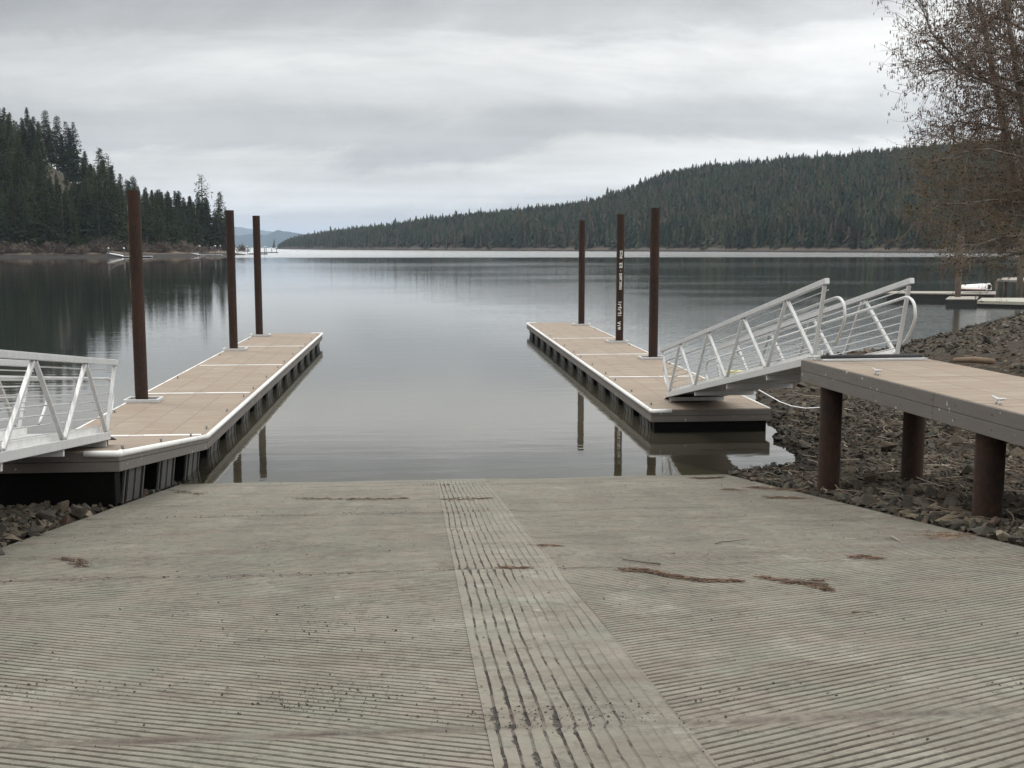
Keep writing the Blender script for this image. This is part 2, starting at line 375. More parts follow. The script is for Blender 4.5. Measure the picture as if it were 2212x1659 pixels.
M_hill2 = mat('far_hill_ground', f_hill2, rough=.95, spec=.1)
def f_mtn(n, b):
    n.links.new(mixc(n, noise(n, geo_pos(n), .004, 5, .6), (.030, .050, .065), (.045, .070, .080)), b.inputs['Base Color'])  # some of the haze's blue is mixed into the ridge colour itself
M_mtn = mat('haze_tinted_forest', f_mtn, rough=1, spec=0)
def f_leaf(cols):
    def f(n, b):
        L = n.links; oi = n.nodes.new('ShaderNodeObjectInfo').outputs['Random']
        r = math_(n, 'FRACT', math_(n, 'ADD', attr(n, 'tone'), oi))
        c = ramp(n, r, cols)
        k = noise(n, geo_pos(n), .55, 4, .7)
        c = mixc(n, ramp(n, k, [(.35, .5), (.6, 0)]), c, (.010, .016, .009))
        L.new(c, b.inputs['Base Color'])
    return f
M_conif = mat('pine_needles', f_leaf([(0, (.019, .031, .012)), (.4, (.031, .045, .015)), (.7, (.052, .064, .021)), (1, (.024, .036, .015))]), rough=.75, spec=.15)
M_forest = mat('far_conifer_needles', f_leaf([(0, (.013, .024, .015)), (.30, (.040, .052, .026)), (.45, (.060, .070, .030)), (.6, (.022, .040, .028)), (.8, (.066, .080, .042)), (.9, (.075, .066, .048)), (1, (.105, .080, .055))]), rough=.8, spec=.1)
def f_bark(n, b):
    p = geo_pos(n); k = noise(n, mapping(n, p, (1, 1, .3)), 9, 5, .7)
    n.links.new(mixc(n, k, (.05, .038, .030), (.15, .125, .10)), b.inputs['Base Color']); bump(n, b, k, .6, .02)
M_bark = mat('bark', f_bark, rough=.9, spec=.2)
def f_alder(n, b):
    p = geo_pos(n); k = noise(n, p, 5, 5, .7)
    n.links.new(mixc(n, ramp(n, k, [(.35, 0), (.7, 1)]), (.060, .048, .040), (.26, .235, .205)), b.inputs['Base Color'])
M_alder = mat('alder_bark', f_alder, rough=.85, spec=.2)
M_twig = mat('twig_bark', lambda n, b: n.links.new(mixc(n, noise(n, geo_pos(n), 3, 4, .6), (.070, .056, .046), (.19, .155, .125)), b.inputs['Base Color']), rough=.85, spec=.2)
M_catkin = mat('catkin', lambda n, b: n.links.new(mixc(n, noise(n, geo_pos(n), 6, 3, .6), (.075, .050, .040), (.15, .098, .075)), b.inputs['Base Color']), rough=.85, spec=.1)
M_cone = mat('alder_cone', col=(.018, .014, .012), rough=.9, spec=.1)
M_bud = mat('old_alder_leaf', lambda n, b: n.links.new(ramp(n, attr(n, 'tone'), [(0, (.062, .046, .028)), (.5, (.098, .072, .038)), (.8, (.110, .092, .042)), (1, (.080, .052, .034))]), b.inputs['Base Color']), rough=.8, spec=.1)
M_brush = mat('bare_brush', f_leaf([(0, (.105, .085, .074)), (.5, (.155, .118, .100)), (.8, (.18, .145, .115)), (1, (.125, .108, .09))]), rough=.9, spec=.05)
M_needle = mat('dead_needles', lambda n, b: n.links.new(ramp(n, attr(n, 'tone'), [(0, (.035, .023, .017)), (.5, (.095, .062, .044)), (1, (.19, .14, .10))]), b.inputs['Base Color']), rough=.9, spec=.1)
M_stick = mat('driftwood', lambda n, b: n.links.new(ramp(n, attr(n, 'tone'), [(0, (.06, .045, .034)), (.6, (.15, .12, .09)), (1, (.36, .32, .26))]), b.inputs['Base Color']), rough=.9, spec=.1)
M_wood = mat('weathered_plank', lambda n, b: n.links.new(mixc(n, noise(n, mapping(n, geo_pos(n), (4, 1, 4)), 2, 4, .6), (.17, .155, .135), (.32, .30, .265)), b.inputs['Base Color']), rough=.85, spec=.2)
M_logw = mat('brown_log', lambda n, b: n.links.new(mixc(n, noise(n, geo_pos(n), 7, 4, .6), (.10, .07, .045), (.22, .16, .11)), b.inputs['Base Color']), rough=.9, spec=.2)
M_yel = mat('pale_yellow_plank', lambda n, b: n.links.new(mixc(n, noise(n, geo_pos(n), 3, 4, .6), (.24, .235, .195), (.33, .325, .275)), b.inputs['Base Color']), rough=.8, spec=.2)
M_boat = mat('boat_paint', col=(.68, .66, .64), rough=.35)
M_chalk = mat('chalk_marking', lambda n, b: n.links.new(mixc(n, ramp(n, noise(n, geo_pos(n), 25, 4, .7), [(.25, 0), (.42, 1)]), (.35, .33, .3), (.74, .74, .70)), b.inputs['Base Color']), rough=.9)
M_darkpole = mat('dark_pole', col=(.04, .035, .033), rough=.8)
M_cap = mat('pole_cap_white', col=(.8, .8, .8), rough=.5)
M_yelpad = mat('faded_yellow_plastic', col=(.55, .50, .16), rough=.6)

# water
def f_water():
    m = bpy.data.materials.new('lake_water'); m.use_nodes = True; n = m.node_tree; n.nodes.clear(); L = n.links
    p = geo_pos(n); s = n.nodes.new('ShaderNodeSeparateXYZ'); L.new(p, s.inputs[0]); X, Y = s.outputs[0], s.outputs[1]
    # wind-ruffled lanes lying across the lake
    wob = math_(n, 'MULTIPLY', math_(n, 'SUBTRACT', noise(n, mapping(n, p, (.004, .006, 1)), 1, 4, .6), .5), 70)
    Yw = math_(n, 'ADD', Y, wob)
    far = ramp(n, math_(n, 'DIVIDE', Yw, 1000.0), [(0, 0), (.195, 0), (.235, .20), (.262, .24), (.30, .03), (.41, .04), (.44, .5), (.8, .6), (1, .6)])
    an = math_(n, 'DIVIDE', X, math_(n, 'MAXIMUM', Y, 1.0))
    far = math_(n, 'MULTIPLY', far, ramp(n, math_(n, 'ADD', an, .5), [(.20, 0), (.29, .12), (.345, 1)]))
    patch = ramp(n, noise(n, mapping(n, p, (.018, .035, 1), (2, 5, 0)), 1, 4, .6), [(.44, 0), (.62, 1)])
    mid = ramp(n, math_(n, 'DIVIDE', Y, 100.0), [(0, 0), (.24, .0), (.34, .55), (.62, 1), (1, .8)])
    rgt = ramp(n, math_(n, 'DIVIDE', X, 30.0), [(0, .25), (.25, .55), (.6, 1)])
    rip = math_(n, 'MULTIPLY', math_(n, 'MULTIPLY', mid, rgt), math_(n, 'ADD', .35, math_(n, 'MULTIPLY', patch, .65)))
    w1 = noise(n, mapping(n, p, (.55, 2.1, 1), rot=(0, 0, .10)), 1.0, 3, .55, .2)
    w2 = noise(n, mapping(n, p, (1.8, 7.5, 1), rot=(0, 0, -.12)), 1.0, 3, .6, .2)
    w3 = noise(n, mapping(n, p, (.12, .5, 1), rot=(0, 0, .05)), 1.0, 3, .5, .2)
    h = math_(n, 'ADD', math_(n, 'MULTIPLY', w1, .0035), math_(n, 'MULTIPLY', w3, .0025))
    h = math_(n, 'ADD', h, math_(n, 'MULTIPLY', math_(n, 'MULTIPLY', w2, .009), rip))
    h = math_(n, 'ADD', h, math_(n, 'MULTIPLY', math_(n, 'MULTIPLY', w1, .009), rip))
    bp = n.nodes.new('ShaderNodeBump'); bp.inputs['Strength'].default_value = 1; bp.inputs['Distance'].default_value = 1
    L.new(h, bp.inputs['Height'])
    fr = n.nodes.new('ShaderNodeFresnel'); fr.inputs['IOR'].default_value = 1.58; L.new(bp.outputs[0], fr.inputs['Normal'])
    gl = n.nodes.new('ShaderNodeBsdfGlossy'); gl.inputs['Color'].default_value = (1, .995, .98, 1)
    L.new(bp.outputs[0], gl.inputs['Normal'])
    L.new(math_(n, 'ADD', .015, math_(n, 'MULTIPLY', far, .26)), gl.inputs['Roughness'])
    tr = n.nodes.new('ShaderNodeBsdfTransparent'); tr.inputs[0].default_value = (.72, .72, .55, 1)
    mk = n.nodes.new('ShaderNodeBsdfDiffuse'); L.new(mixc(n, ramp(n, math_(n, 'DIVIDE', Y, 60.0), [(.38, 0), (.75, 1)]), (.058, .053, .038), (.018, .022, .020)), mk.inputs[0])
    dp = ramp(n, math_(n, 'DIVIDE', math_(n, 'SUBTRACT', Y, 18.0), 10.0), [(0, .10), (.35, .62), (.75, 1)])   # turbidity over the sloping bed
    mx = n.nodes.new('ShaderNodeMixShader'); L.new(dp, mx.inputs[0]); L.new(tr.outputs[0], mx.inputs[1]); L.new(mk.outputs[0], mx.inputs[2])
    fm = math_(n, 'MAXIMUM', fr.outputs[0], math_(n, 'MULTIPLY', far, .3))
    m2 = n.nodes.new('ShaderNodeMixShader'); L.new(fm, m2.inputs[0]); L.new(mx.outputs[0], m2.inputs[1]); L.new(gl.outputs[0], m2.inputs[2])
    L.new(m2.outputs[0], n.nodes.new('ShaderNodeOutputMaterial').inputs[0])
    return m
M_water = f_water()

# ------------------------------------------------------------------ ramp
SL, YW = .137, 18.5
RX0, RX1, SX0, SX1 = -3.95, 5.25, .30, 1.03
def rz(y): return SL * (YW - y)
JOINTS = (4.35, 8.55, 13.02, 17.3)
def build_ramp():
    V = []; Fq = []; D = []; SI = []; GI = []; base = 0
    per = .062
    offs = np.array([0, .038, .043, .057]); hts = np.array([0, 0, -.009, -.009]); drt = np.array([.0, .0, 1., 1.])
    for side in (-1, 1):
        xs = np.linspace(SX0 - .045, RX0, 60) if side < 0 else np.linspace(SX1 + .045, RX1, 60)
        x0 = xs[0]; s0 = .6; ng = int((20.4 - s0) / per)
        srow = (s0 + np.arange(ng)[:, None] * per + offs[None]).ravel()
        H0 = np.tile(hts, ng); D0 = np.tile(drt, ng)
        Xg, Sg = np.meshgrid(xs, srow)
        wob = (vnoise(Xg * 3, Sg * 16, 3) - .5) * .013 + (vnoise(Xg * 9, Sg * 30, 5) - .5) * .007
        Yg = Sg + .47 * abs(Xg - x0) + wob
        dep = np.ones_like(Yg) * (.55 + .75 * vnoise(Xg * 1.3, Yg * 2.3, 8))
        dep *= np.clip((18.2 - Yg) / 6.0, .30, 1)            # worn smooth towards the water
        for j in JOINTS: dep *= np.clip(np.abs(Yg - j - .05 * (vnoise(Xg * 2, Yg * 0 + j, 4) - .5)) / .10, .08, 1)
        Hg = H0[:, None] * dep
        dm = D0[:, None] * np.clip(dep, .0, 1.2)
        jn = np.zeros_like(Yg)
        for j in JOINTS: jn = np.maximum(jn, np.exp(-((Yg - j - .03 * (vnoise(Xg * 3, Yg * 0, 14) - .5)) / .045) ** 2) * .9)
        dm = np.maximum(dm, jn)
        Zg = rz(Yg) + Hg - jn * .008 + (fbm(Xg * .8, Yg * .8, 3, 9) - .5) * .03
        # tuck the strip edge
        nR, nC = Yg.shape
        idx = np.arange(nR * nC).reshape(nR, nC) + base
        q = np.stack([idx[:-1, :-1], idx[:-1, 1:], idx[1:, 1:], idx[1:, :-1]], -1).reshape(-1, 4)
        if side < 0: q = q[:, ::-1]
        V.append(np.stack([Xg, Yg, Zg], -1).reshape(-1, 3)); Fq.append(q); D.append(dm.ravel()); SI.append((dm * .25 * (Xg < SX0)).ravel()); base += nR * nC
        GI.append(np.repeat(np.repeat(np.arange(ng), 4) + side * 500.0, nC))
        # smooth lower slab running on under the water, from the last groove row
        rows = np.linspace(0, 1, 14) ** 1.3
        Y2 = Yg[-1][None] + rows[:, None] * (38 - Yg[-1][None]); X2 = np.repeat(xs[None], 14, 0)
        Z2 = rz(Y2) + (Zg[-1] - rz(Yg[-1]))[None] * (1 - rows[:, None])
        idx = np.arange(14 * nC).reshape(14, nC) + base
        q = np.stack([idx[:-1, :-1], idx[:-1, 1:], idx[1:, 1:], idx[1:, :-1]], -1).reshape(-1, 4)
        if side < 0: q = q[:, ::-1]
        V.append(np.stack([X2, Y2, Z2], -1).reshape(-1, 3)); Fq.append(q); D.append(np.zeros(14 * nC)); SI.append(np.zeros(14 * nC)); GI.append(np.zeros(14 * nC)); base += 14 * nC
    # centre strip, ribs running down the slope
    nr = 13; w = (SX1 - SX0 + .09) / nr
    off = np.array([0, .62, .67, .80, .85]) * w; ht = np.array([0, 0, -.008, -.008, 0]); dd = np.array([0, .0, 1, 1, .0])
    xs = (SX0 - .045 + np.arange(nr)[:, None] * w + off[None]).ravel(); xs = np.append(xs, SX1 + .045)
    H0 = np.append(np.tile(ht, nr), 0); D0 = np.append(np.tile(dd, nr), 0)
    ys = np.arange(1.2, 26, .05)
    Xg, Yg = np.meshgrid(xs, ys)
    seg = np.digitize(Yg, JOINTS)
    inner = np.ones(len(xs)); inner[0] = inner[-1] = 0
    wv = (vnoise(Yg * .6, seg * 7.0, 21) - .5) * .030 + (vnoise(Yg * 2.3 + Xg * 2, seg * 3.0, 22) - .5) * .010
    stag = ((seg * 37) % 5 - 2) * .004
    Xg = Xg + inner[None] * (wv + stag) + (vnoise(Xg * 40, Yg * 14, 25) - .5) * .006 * inner[None]
    dep = np.clip((20 - Yg) / 3, 0, 1) * (.22 + .8 * vnoise(Xg * 9, Yg * 2.2, 24)) * np.clip(1.1 - .45 * (Xg - SX0) / (SX1 - SX0), .4, 1.1)
    for j in JOINTS: dep = dep * np.clip(np.abs(Yg - j) / .07, .2, 1)
    jn = np.zeros_like(Yg)
    for j in JOINTS: jn = np.maximum(jn, np.exp(-((Yg - j) / .03) ** 2) * .5)
    Zg = rz(Yg) + H0[None] * dep - jn * .01 + .004 + (fbm(Xg * .8, Yg * .8, 3, 9) - .5) * .03
    nR, nC = Yg.shape; idx = np.arange(nR * nC).reshape(nR, nC) + base
    q = np.stack([idx[:-1, :-1], idx[:-1, 1:], idx[1:, 1:], idx[1:, :-1]], -1).reshape(-1, 4)
    Fq.append(q); V.append(np.stack([Xg, Yg, Zg], -1).reshape(-1, 3))
    D.append((np.maximum(D0[None] * np.clip(dep * 1.3, .3, 1) * .52, jn * vnoise(Xg * 8, Yg * 30, 71) * 1.4)).ravel())
    left = np.clip(1.15 - (Xg - SX0) / (SX1 - SX0), .15, 1); nearj = np.ones_like(Yg) * .55
    for j in JOINTS: nearj += np.exp(-np.abs(Yg - j) / .5) * .6
    SI.append((np.append(np.tile(np.array([0, .55, 1.1, 1.1, .55]), nr), 0)[None] * left * nearj + jn * .3).ravel()); base += nR * nC
    GI.append(np.tile(np.append(np.repeat(np.arange(nr), 5), nr), nR) + 2000.0)
    # edges: skirts down the slab's sides
    sk = []
    for x in (RX0, RX1):
        ys2 = np.linspace(1, 38, 75); z = rz(ys2)
        v = np.concatenate([np.stack([np.full(75, x), ys2, z + .003], -1), np.stack([np.full(75, x), ys2, z - .2], -1)])
        i = np.arange(74) + base; qq = np.stack([i, i + 1, i + 76, i + 75], -1)
        if x == RX1: qq = qq[:, ::-1]
        V.append(v); Fq.append(qq); D.append(np.zeros(150)); SI.append(np.zeros(150)); GI.append(np.zeros(150)); base += 150
    me = np_mesh('boat_ramp', np.concatenate(V), np.concatenate(Fq), M_conc, False, {'dirt': np.concatenate(D), 'silt': np.concatenate(SI), 'groove': np.concatenate(GI)})
    tag(link('boat_ramp', me), 'grey ribbed concrete boat ramp sloping down into the lake', kind='structure')
build_ramp()

# ------------------------------------------------------------------ near ground
SHORE = [(u, v) for u, v in [(1610, 1016), (1659, 1006), (1693, 1003), (1733, 997), (1725, 983), (1685, 960), (1668, 943), (1685, 929), (1656, 912), (1628, 842), (1600, 806), (1700, 778), (1859, 766), (1952, 743), (2048, 721), (2080, 710), (2212, 680)]]
sh = [(-60, 21.0), (-20, 19.6), (-9, 19.0), (-6, 18.6), (-3.9, 18.5), (5.2, 18.5)] + [tuple(P(u, v)[:2]) for u, v in SHORE] + [(60, 80), (110, 84)]
sh = np.array(sh)
def sdist(X, Y):
    """distance to the shoreline, positive on land (south/right of the line)"""
    best = np.full(X.shape, 1e9); sg = np.ones(X.shape)
    for (ax, ay), (bx, by) in zip(sh[:-1], sh[1:]):
        dx, dy = bx - ax, by - ay; t = np.clip(((X - ax) * dx + (Y - ay) * dy) / (dx * dx + dy * dy), 0, 1)
        qx, qy = X - ax - t * dx, Y - ay - t * dy; d = np.hypot(qx, qy)
        cr = dx * (Y - ay) - dy * (X - ax); m = d < best - 1e-9
        sg = np.where(m, np.where(cr > 0, -1, 1), sg); best = np.where(m, d, best)
    return best * sg
def ground_h(X, Y):
    X = np.asarray(X, float); Y = np.asarray(Y, float); d = sdist(X, Y)
    h = np.where(d > 0, .138 * np.minimum(d, 9) + .11 * np.clip(d - 9, 0, 14), .45 * d)
    out = np.clip(np.maximum(RX0 - X, X - RX1), 0, 1)
    h = h + np.where(d > 0, 1, 0) * (.30 * (fbm(X * .6, Y * .6, 4, 31) - .5) + .16 * (fbm(X * 2.1, Y * 2.1, 3, 33) - .5)) * out * np.clip(d, 0, 1)
    h = np.maximum(h, -5)
    inr = (X > RX0 - .05) & (X < RX1 + .05)
    h = np.where(inr, np.minimum(h, rz(Y) - .18), h)
    nx = (X < RX0) & (X > -9) ; h = np.where(nx, np.minimum(h, rz(Y) + .02), h)
    return h
gx = np.concatenate([np.linspace(-160, -12, 40), np.arange(-11.8, 26, .22), np.linspace(26.4, 140, 140)])
gy = np.concatenate([np.linspace(-60, 4, 20), np.arange(4.2, 30, .22), np.linspace(30.4, 100, 150)])
GX, GY = np.meshgrid(gx, gy); GZ = ground_h(GX, GY)
nR, nC = GX.shape; idx = np.arange(nR * nC).reshape(nR, nC)
q = np.stack([idx[:-1, :-1], idx[:-1, 1:], idx[1:, 1:], idx[1:, :-1]], -1).reshape(-1, 4)
tag(link('ground', np_mesh('ground', np.stack([GX, GY, GZ], -1).reshape(-1, 3), q, M_soil, True)), kind='structure')
me = np_mesh('lake_bed', [(-30000, 60, -5.4), (30000, 60, -5.4), (30000, 40000, -5.4), (-30000, 40000, -5.4)], [(0, 1, 2, 3)], M_soil)
tag(link('lake_bed', me), kind='structure')
me = np_mesh('water', [(-30000, 8, 0), (30000, 8, 0), (30000, 40000, 0), (-30000, 40000, 0)], [(0, 1, 2, 3)], M_water)
tag(link('water', me), kind='structure')

# ------------------------------------------------------------------ rocks
import bmesh
def hull_rock(seed, npt=16, flat=.7):
    r = np.random.default_rng(seed); p = r.normal(size=(npt, 3)); p /= np.linalg.norm(p, axis=1)[:, None]
    p *= r.uniform(.75, 1.05, (npt, 1)); p *= np.array([1, r.uniform(.65, .9), flat * r.uniform(.75, 1.1)])
    bm = bmesh.new()
    for a in p: bm.verts.new(a)
    res = bmesh.ops.convex_hull(bm, input=bm.verts)
    junk = [e for e in res['geom_interior'] if isinstance(e, bmesh.types.BMVert)]
    for j in junk: bm.verts.remove(j)
    bmesh.ops.triangulate(bm, faces=bm.faces); bm.verts.ensure_lookup_table()
    v = np.array([x.co[:] for x in bm.verts]); bm.verts.index_update()
    f = np.array([[x.index for x in fc.verts] for fc in bm.faces]); bm.free(); return v, f
ROCKS = [hull_rock(i, 9, .6) for i in range(14)]
BIGR = [hull_rock(50 + i, 13, .75) for i in range(10)]
def rot_rand(n, tilt=1.0):
    a, b, c = rng.uniform(0, 2 * pi, n), rng.normal(0, .45 * tilt, n), rng.normal(0, .45 * tilt, n)
    ca, sa, cb, sb, cc, sc_ = np.cos(a), np.sin(a), np.cos(b), np.sin(b), np.cos(c), np.sin(c)
    Rz = np.zeros((n, 3, 3)); Rz[:, 0, 0] = ca; Rz[:, 0, 1] = -sa; Rz[:, 1, 0] = sa; Rz[:, 1, 1] = ca; Rz[:, 2, 2] = 1
    Rx = np.zeros((n, 3, 3)); Rx[:, 1, 1] = cb; Rx[:, 1, 2] = -sb; Rx[:, 2, 1] = sb; Rx[:, 2, 2] = cb; Rx[:, 0, 0] = 1
    Ry = np.zeros((n, 3, 3)); Ry[:, 0, 0] = cc; Ry[:, 0, 2] = sc_; Ry[:, 2, 0] = -sc_; Ry[:, 2, 2] = cc; Ry[:, 1, 1] = 1
    return Rz @ Rx @ Ry
def scatter(protos, pos, size, tilt=1.0):
    Vs, Fs, T = [], [], []; base = 0; n = len(pos); k = rng.integers(0, len(protos), n); Rm = rot_rand(n, tilt); tone = rng.random(n)
    for i, (pv_, pf) in enumerate(protos):
        m = np.where(k == i)[0]
        if not len(m): continue
        v = np.einsum('nij,vj->nvi', Rm[m], pv_) * size[m][:, None, None] + pos[m][:, None, :]
        f = pf[None] + (np.arange(len(m)) * len(pv_))[:, None, None] + base
        Vs.append(v.reshape(-1, 3)); Fs.append(f.reshape(-1, pf.shape[1])); T.append(np.repeat(tone[m], len(pv_))); base += len(m) * len(pv_)
    return np.concatenate(Vs), np.concatenate(Fs), np.concatenate(T)
# small rubble, uncountable
n = 38000
Yr = np.concatenate([rng.uniform(8, 26, 21000), rng.uniform(20, 70, 17000) ]); Xr = np.concatenate([rng.uniform(5.3, 14, 21000), rng.uniform(7, 40, 17000)])
dd_ = sdist(Xr, Yr); inview = (Xr / Yr < .66)
ok = (dd_ > -.02) & (dd_ < 17) & (Xr > RX1 + .03) & inview
Xr, Yr, dd_ = Xr[ok], Yr[ok], dd_[ok]
sz = (rng.lognormal(np.log(.042), .48, len(Xr)) * (1 + .060 * np.clip(Yr - 15, 0, 40))).clip(.02, .26)
Zr = ground_h(Xr, Yr) + sz * .15
v, f, t = scatter(ROCKS, np.stack([Xr, Yr, Zr], -1), sz)
tag(link('shore_rubble', np_mesh('shore_rubble', v, f, M_rock, False, {'tone': t})), 'broken brown and grey stone rubble covering the bank right of the ramp', 'rubble', kind='stuff')
Xl = rng.uniform(-9, -3.97, 5000); Yl = rng.uniform(8.5, 19, 5000); szl = rng.lognormal(np.log(.07), .35, 5000).clip(.02, .13)
v, f, t = scatter(ROCKS, np.stack([Xl, Yl, ground_h(Xl, Yl) + szl * .1], -1), szl)
tag(link('shore_rubble', np_mesh('shore_rubble', v, f, M_rock, False, {'tone': t})), 'small dark rubble under the left dock end', 'rubble', kind='stuff')
# individual riprap stones
PR = []
for i, (pv_, pf) in enumerate(BIGR):
    me = np_mesh('riprap_rock', pv_, pf, M_rock, False, {'tone': np.zeros(len(pv_))}); PR.append(me)
def rock(x, y, s, label, group=None, z=None, k=None):
    o = link('riprap_rock', PR[rnd.randrange(len(PR)) if k is None else k]); zz_ = float(ground_h(np.array([x]), np.array([y]))[0]) + s * .22 if z is None else z
    o.location = (x, y, zz_); o.rotation_euler = (rnd.gauss(0, .35), rnd.gauss(0, .35), rnd.uniform(0, 6.28))
    o.scale = (s * rnd.uniform(.85, 1.2), s * rnd.uniform(.8, 1.1), s * rnd.uniform(.75, 1.1)); tag(o, label, 'rock', group); return o
placed = []
def free(x, y, r):
    for a, b_, c in placed:
        if (x - a) ** 2 + (y - b_) ** 2 < (.78 * (r + c)) ** 2: return False
    placed.append((x, y, r)); return True
cnt = 0; tries = 0
while cnt < 150 and tries < 9000:
    tries += 1; y = rnd.uniform(9.2, 18.9); x = RX1 + .05 + abs(rnd.gauss(0, .75)); s = rnd.uniform(.075, .14) * (1.1 if y < 13 else 1)
    if sdist(np.array([x]), np.array([y]))[0] < .02 or not free(x, y, s): continue
    rock(x, y, s, 'angular dark grey stone in the riprap along the ramp\'s right edge', 'riprap stones along the right edge of the ramp'); cnt += 1
cnt = 0; tries = 0
while cnt < 85 and tries < 9000:
    tries += 1; x = rnd.uniform(6.2, 11); y = rnd.uniform(11, 24); s = rnd.uniform(.06, .11)
    if sdist(np.array([x]), np.array([y]))[0] < -.1 or not free(x, y, s): continue
    rock(x, y, s, 'dark stone lying on the bank behind and below the raised pier', 'stones on the bank around the pier'); cnt += 1
cnt = 0; tries = 0
while cnt < 55 and tries < 5000:
    tries += 1; y = rnd.uniform(9.8, 14.6); x = RX0 - .06 - abs(rnd.gauss(0, 1.1)); s = rnd.uniform(.06, .11)
    if x < -7 or not free(x, y, s): continue
    rock(x, y, s, 'dark brown stone in the riprap left of the ramp, below the left gangway', 'riprap stones along the left edge of the ramp'); cnt += 1
for u, v_, s, lb in [(118, 1118, .17, 'pale tan wedge-shaped stone on the left riprap below the gangway'), (146, 1104, .16, 'largest brown stone against the black float of the left dock'), (186, 1107, .15, 'golden brown stone at the ramp edge beside the left dock corner'), (98, 1143, .12, 'small pale tan stone at the left ramp edge'), (12, 1182, .13, 'tan stone at the left frame edge beside the ramp')]:
    d_ = ray(u, v_); tt = (SL * YW - CAM_H + .06) / (d_[2] + SL * d_[1]); pp = np.array([0, 0, CAM_H]) + tt * d_
    rock(pp[0] - .08, pp[1], s, lb, None, pp[2] + s * .1)

# sticks, reeds and driftwood litter on the right bank
def sticks(n, xr, yr, ln, rad, lift=.05):
    Vs, Fs, T = [], [], []; base = 0
    x = rng.uniform(*xr, n); y = rng.uniform(*yr, n); ok = (sdist(x, y) > .1) & (x > RX1 + .1); x, y = x[ok], y[ok]; n = len(x)
    z = ground_h(x, y) + rng.uniform(.02, lift, n); a = rng.uniform(0, pi, n); l = rng.uniform(*ln, n); r = rng.uniform(*rad, n); cu = rng.normal(0, .15, n); tn = rng.random(n) ** 1.5
    tl = rng.normal(0, .12, n)
    for i in range(n):
        d = np.array([cos(a[i]), sin(a[i]), tl[i]]); pr = np.array([-sin(a[i]), cos(a[i]), 0])
        pts = [np.array([x[i], y[i], z[i]]) + d * l[i] * (k / 3 - .5) + pr * cu[i] * l[i] * (1 - (2 * k / 3 - 1) ** 2) for k in range(4)]
        for p_ in pts:
            for j in range(3): Vs.append(p_ + r[i] * (pr * cos(j * 2.094) + np.array([0, 0, 1]) * sin(j * 2.094))); T.append(tn[i])
        for k in range(3):
            for j in range(3): Fs.append((base + k * 3 + j, base + k * 3 + (j + 1) % 3, base + k * 3 + 3 + (j + 1) % 3, base + k * 3 + 3 + j))
        base += 12
    return np.array(Vs), np.array(Fs), np.array(T)
v1, f1, t1 = sticks(3600, (5.5, 15), (9.5, 30), (.06, .55), (.0025, .008), .09)
tag(link('twig_litter', np_mesh('twig_litter', v1, f1, M_stick, False, {'tone': t1})), 'tangled brown twigs and dead reeds strewn over the right bank under the pier', 'twigs', kind='stuff')

# ------------------------------------------------------------------ docks
def deck_mesh(name, x0, x1, y0, y1, ztop, zf, parent, flip=False):
    me = bpy.data.meshes.new(name); off = parent.location
    m = MB(); m.box(x0, x1, y0, y1, ztop - .04, ztop, zf); V = np.array(m.v)
    me.from_pydata([tuple(p) for p in V - np.array(off)], [], m.f); me.materials.append(M_deck)
    a = me.attributes.new('pu', 'FLOAT', 'POINT'); a.data.foreach_set('value', (V[:, 0] - x0 + .01).astype(np.float32))
    a = me.attributes.new('pv', 'FLOAT', 'POINT'); a.data.foreach_set('value', (V[:, 1] - y0 + .01).astype(np.float32))
    return link(name, me, parent)
def rail_profile(m, pts, r=.05, n=10): m.tube(pts, r, n)
def cleat(x, y, z, parent, horn_x):
    m = MB()
    for s in (-1, 1): m.bar((x + (s * .03 if horn_x else 0), y + (0 if horn_x else s * .03), z), (x + (s * .03 if horn_x else 0), y + (0 if horn_x else s * .03), z + .05), .018, .018, (0, 1, 0))
    a = (.10, 0) if horn_x else (0, .10)
    m.tube([(x - a[0], y - a[1], z + .062), (x, y, z + .052), (x + a[0], y + a[1], z + .062)], [.006, .010, .006], 6)
    m.build('cleat', M_galv, parent, True)
def floats(x0, x1, y0, y1, ztop, zf, parent, rem=False, n=3):
    """black tubs below the frame with ribs on both long sides, coloured greyer as if catching light"""
    L = y1 - y0; tl = L / n * .60
    for i in range(n):
        c = y0 + L * (i + .5) / n; a, b_ = c - tl / 2, c + tl / 2; g = zf or (lambda y: 0); z1 = ztop - .24; z0 = ztop - .74
        m = MB(); ins = .05
        vs = [(x0 + .06, a, z1 + g(a)), (x1 - .06, a, z1 + g(a)), (x1 - .06, b_, z1 + g(b_)), (x0 + .06, b_, z1 + g(b_)),
              (x0 + .06 + ins, a + ins, z0 + g(a)), (x1 - .06 - ins, a + ins, z0 + g(a)), (x1 - .06 - ins, b_ - ins, z0 + g(b_)), (x0 + .06 + ins, b_ - ins, z0 + g(b_))]
        m.add(vs, [(0, 3, 2, 1), (4, 5, 6, 7), (0, 1, 5, 4), (1, 2, 6, 5), (2, 3, 7, 6), (3, 0, 4, 7)])
        t = m.build('float_tub', M_float, parent, bevel=.015)
        for sx, xx in ((-1, x0 + .06), (1, x1 - .06)):
            for (p0, p1) in ((.04, .10), (.22, .46), (.54, .78), (.90, .96)):
                ya, yb = a + tl * p0, a + tl * p1; xo = xx + sx * .028; xi = xx - sx * ins * 1.0
                vs = []
                for yy in (ya, yb):
                    vs += [(xo, yy, z1 - .004 + g(yy)), (xo - sx * (ins + .01), yy, z0 + .01 + g(yy)), (xi - sx * .02, yy, z0 + .01 + g(yy)), (xx - sx * .02, yy, z1 - .004 + g(yy))]
                fs = [(0, 1, 2, 3), (7, 6, 5, 4), (0, 4, 5, 1), (1, 5, 6, 2), (2, 6, 7, 3), (3, 7, 4, 0)]
                MB().add(vs, fs if sx < 0 else [f_[::-1] for f_ in fs]).build('float_rib', M_rib, t)
